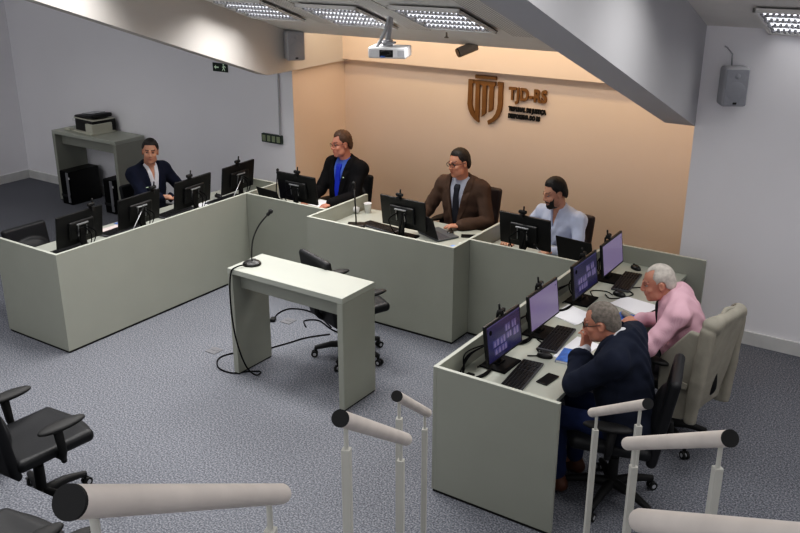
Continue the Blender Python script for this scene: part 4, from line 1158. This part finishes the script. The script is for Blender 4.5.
s_st = {}; s_brow = {}
M['eyew'] = mat('eye_white', '#a39a94', rough=.25, var=.02); M['iris'] = mat('eye_iris', '#1c130f', rough=.15)
SK = {k: skinmat('skin_'+k, c) for k, c in dict(a='#c59279', b='#c48570', c='#c48a70', d='#c4947c', e='#bd8570', f='#c38a75').items()}
F_ = lambda n, c, **k: mat(n, c, rough=k.pop('rough', .85), spec=.25, var=.07, scale=14, bump=.12, bscale=420, **k)
navy = F_('navy_cloth', '#161c2f'); navy2 = F_('navy_wool', '#171d2d'); blackc = F_('black_wool', '#0e0d10'); brown = F_('brown_wool', '#4b3a30')
whites = F_('white_shirt_cotton', '#dcdde3'); blues = F_('blue_shirt_cotton', '#4c68b8'); greys = F_('grey_shirt_cotton', '#a3a8b6'); pale = F_('pale_blue_shirt_cotton', '#c3cbe0'); pink = stripes_mat('pink_striped_shirt', '#e0b6c2', '#d9a9b8', 60)
dkt = F_('dark_trousers', '#16171c'); grt = F_('grey_trousers', '#3a3a40'); jean = F_('blue_jeans', '#1d2a50')
shoe = mat('black_shoe_leather', '#100f0f', rough=.35); bshoe = mat('brown_shoe_leather', '#5b3420', rough=.4)
tieb = F_('bright_blue_tie', '#2238b4', rough=.55); tied = F_('charcoal_tie', '#22242c', rough=.6); tiek = F_('dark_tie', '#26272a', rough=.6)
hairb = mat('black_brown_hair', '#17110e', rough=.55, var=.3, scale=40); hairr = mat('light_brown_hair', '#4d3729', rough=.6, var=.3, scale=40)
hairk = mat('near_black_hair', '#0f0c0b', rough=.55, var=.3, scale=40); hairg = mat('grey_cropped_hair', '#6d665f', rough=.8, var=.35, scale=50); hairw = mat('white_hair', '#b9b2aa', rough=.8, var=.2, scale=40)
frm = mat('dark_spectacle_frame', '#17120f', rough=.3)

S_NECK = {}
def dark_hands(*a): pass
# stubble and brows by name
names = ['person', 'person.001', 'person.002', 'person.003', 'person.004', 'person.005']
s_st.update({'person': .35, 'person.003': .75, 'person.004': .25}); s_brow.update({'person.004': (.45, .42, .42), 'person.005': (.4, .36, .36)})

# 1: navy zip jacket, at the left bench, facing +X
p = Person('person', 'man in navy jacket over white shirt at the left bench, looking aside with hands clasped', (-6.27, 1.47, 0), R(-90), 1.0, SK['a'],
           lean=8, twist=-12, head=(-32, 2, -4), hip=.54,
           hands={1: dict(wrist=(.06, .39, .79), fwd=(-.6, .75, -.1), up=(.3, .2, 1), curl=.75), -1: dict(wrist=(-.14, .38, .785), fwd=(.7, .65, 0), up=(-.3, .1, 1), curl=.7)})
p.shirt(whites, off=.004, open_neck=True, sleeves=False, cuff=.5); p.jacket(navy, lapel=False, wv=.078, zbut=.06, ztop=.57, collar=.082, wr=.003); p.trousers(dkt, shoe)
p.hair(hairb, front=.090, thick=.010, vol=.008)
MB().box(p.up((.115, .155, .37)), (.03, .004, .008)).build('chest_mark', M['signw'], p.root)
# 2: black suit, blue shirt, bright blue tie
p = Person('person', 'man in black suit with blue shirt and bright blue tie at the back bench', (-4.455, 2.62, 0), R(180-4), 1.05, SK['b'],
           lean=1, twist=0, head=(-20, 5, 4), girth=1.08, hip=.55,
           hands={1: dict(wrist=(.15, .40, .745), curl=.6), -1: dict(wrist=(-.15, .40, .745), curl=.6)}, hint={1: (.35, -.6, -.5), -1: (-.35, -.6, -.5)}, shoulder=1.06)
p.shirt(blues, off=.006, cuff=1.02); p.tie(tieb, w0=.024, w1=.045); p.jacket(blackc, wv=.085, zbut=.08, wr=.002); p.trousers(dkt, shoe); p.hair(hairr, front=.088, recede=.02, thick=.010, vol=.010, amp=.005); p.glasses(frm, .0017)
MB().sph(p.up((-.098, .150, .405)), .007, 8).build('lapel_pin', M['signw'], p.root)
# 3: brown suit
p = Person('person', 'man with glasses in brown suit and dark tie smiling down at laptop, centre desk', (-3.005, 2.60, 0), R(180-2), 1.06, SK['c'],
           lean=3, twist=4, head=(-22, 8, 3), hip=.55, girth=1.04, shoulder=1.10,
           hands={1: dict(wrist=(.26, .34, .745), fwd=(-.25, .9, -.1), curl=.5), -1: dict(wrist=(-.17, .29, .745), fwd=(.75, .65, 0), curl=.25)},
           hint={1: (.5, -.6, -.5), -1: (-.6, -.5, -.4)})
p.shirt(greys, off=.006, cuff=1.03); p.tie(tied, w0=.022, w1=.042, zend=.12); p.jacket(brown, wv=.088, zbut=.07, wr=.0035); p.trousers(dkt, shoe); p.hair(hairb, front=.092, thick=.009, vol=.006, nape=-.085); p.glasses(frm, .0026)
# 4: young bearded man
p = Person('person', 'young bearded man in pale blue shirt looking down, right bay of the back bench', (-1.925, 2.58, 0), R(180-6), 1.03, SK['d'],
           lean=9, twist=-4, head=(-26, 15, 3), hip=.49, shoulder=1.08,
           hands={1: dict(wrist=(.30, .40, .755), fwd=(-.1, 1, 0), curl=.5), -1: dict(wrist=(-.14, .42, .755), fwd=(.4, .9, 0), curl=.5)}, hint={1: (.5, -.5, -.5), -1: (-.5, -.5, -.5)})
p.shirt(pale, off=.012, open_neck=True, wr=.004); p.trousers(dkt, shoe); p.hair(hairk, front=.092, thick=.010, vol=.012, nape=-.08, side=-.01); p.beard(hairk)
for k in range(4):
    pass
# 5: navy suit at the right bench, facing -X
p = Person('person', 'grey haired man with glasses in navy suit, hand at chin, at the right bench', (-.315, .03, 0), R(90-2), 1.0, SK['e'],
           lean=12, twist=8, head=(8, 18, 0), hip=.575, girth=1.26, shoulder=1.19, neckfwd=.07, spine=1.04, neck=-.012,
           hands={-1: dict(wrist=(-.05, .32, 1.0), fwd=(.30, .0, .9), up=(-.5, -.8, 0), curl=.9), 1: dict(wrist=(.14, .33, .79), fwd=(-.5, 1, 0), curl=.4)},
           hint={-1: (-.75, .55, -1), 1: (1, -.2, -.5)})
p.shirt(whites, off=.006, cuff=1.0, colh=.014); p.jacket(navy2, wv=.085, zbut=.10, wr=.0042, off=.032, hem=-.15, collar=.080, aoff=.030); p.trousers(jean, bshoe); p.hair(hairg, front=.088, thick=.005, amp=.0015, nape=-.085, recede=.02); p.glasses(frm, .0026)
# 6: pink shirt
p = Person('person', 'white haired man in pink striped shirt leaning over papers at the right bench', (-.215, 1.03, 0), R(90+10), 1.03, SK['f'],
           lean=20, twist=6, head=(14, 16, 0), hip=.525, girth=1.24, shoulder=1.08, neckfwd=.06, spine=1.04, neck=-.008,
           hands={-1: dict(wrist=(-.16, .50, .765), fwd=(.3, 1, 0), curl=.4), 1: dict(wrist=(.12, .40, .775), fwd=(-.35, 1, 0), curl=.4)})
p.shirt(pink, off=.022, wr=.005); p.tie(tiek, off=.034, w0=.022, w1=.04); p.trousers(grt, shoe); p.hair(hairw, front=.092, thick=.005, amp=.0015, nape=-.075, recede=.03)

# blazer hung over the chair of man 6
f = Field((-.45, -.52, .25), (.45, .05, 1.10), .0085)
f.rbox((0, -.325, .70), (.21, .034, .34), .03, Rm=Rx(R(9)), k=0)
f.cone((-.17, -.365, 1.005), (.17, -.365, 1.005), .034, k=.03)
for s in (-1, 1):
    f.ell((s*.205, -.35, .985), (.065, .056, .050), k=.03)
    f.cone((s*.240, -.345, .94), (s*.268, -.33, .62), .048, .044, k=.002); f.cone((s*.268, -.33, .62), (s*.258, -.31, .34), .044, .042, k=.006)
    f.rbox((s*.222, -.175, .60), (.022, .125, .32), .02, k=.006)
X, Y, Z = f.all()
f.D += (.0035*np.sin(30*X+2*np.sin(5*Z))*sstep(1.0, .6, Z)+.0012*np.sin(26*Z+20*Y+9*X)).astype(np.float32)
f.D = np.maximum(f.D, Z-(.955-1.3*np.maximum(Y+.255, 0))*(Y > -.255)-9*(Y <= -.255)).astype(np.float32)
f.D = np.maximum(f.D, np.where((np.abs(X) < .205) & (Y < -.26), .37+.015*np.sin(18*X)-Z, -1)).astype(np.float32)
f.D = np.maximum(f.D, .34-.25*(Y+.3)*(Y > -.25)-.02*np.abs(X)/.3-Z).astype(np.float32)
sub = Field((-.45, -.52, .25), (.45, .05, 1.10), .0085); sub.rbox((0, -.175, .66), (.190, .125, .40), .03, Rm=Rx(R(9)), k=0); f.D = np.maximum(f.D, -sub.D)
blz = F_('grey_beige_blazer', '#9b978b')
t = thing('blazer', 'light grey-beige blazer draped over the chair of the man in pink', 'blazer', (-.39, .935, 0), R(78))
t.scale = (.86, 1.06, 1.06)
link('jacket', f.mesh('jacket', blz)[0], t)
MB().box((-.262, -.20, .56), (.012, .13, .045), rot=rotm('X', R(4)), bev=.004).build('pocket_flap', blz, t)
MB().tube(spline([(-.10, -.365, 1.03), (0, -.35, 1.045), (.10, -.365, 1.03)]), [.016]*17).build('collar', blz, t)

# ================================================================== CAMERA, WORLD
yaw, pitch, roll = .5917, .3566, .0014
c = bpy.data.cameras.new('camera'); c.sensor_width = 36; c.lens = 891.575/800*36; c.clip_start = .05; c.clip_end = 60
cam = bpy.data.objects.new('camera', c); COL.objects.link(cam)
f = Vector((-math.sin(yaw)*math.cos(pitch), math.cos(yaw)*math.cos(pitch), -math.sin(pitch))); r = Vector((math.cos(yaw), math.sin(yaw), 0)); u = r.cross(f)
r2 = math.cos(roll)*r+math.sin(roll)*u; u2 = -math.sin(roll)*r+math.cos(roll)*u
m = Matrix((r2, u2, -f)).transposed().to_4x4(); m.translation = (1.1836, -4.7414, 3.3845); cam.matrix_world = m
SC.camera = cam
w = bpy.data.worlds.new('world'); SC.world = w; w.use_nodes = True
w.node_tree.nodes['Background'].inputs['Color'].default_value = (.92, .92, .94, 1); w.node_tree.nodes['Background'].inputs['Strength'].default_value = .95
SC.view_settings.view_transform = 'Standard'; SC.view_settings.look = 'None'; SC.view_settings.exposure = -.08; SC.view_settings.gamma = 1
SC.view_settings.use_curve_mapping = True
cv = SC.view_settings.curve_mapping.curves[3]
cv.points.new(.025, .016); cv.points.new(.22, .22); cv.points.new(.55, .57)
SC.view_settings.curve_mapping.update()
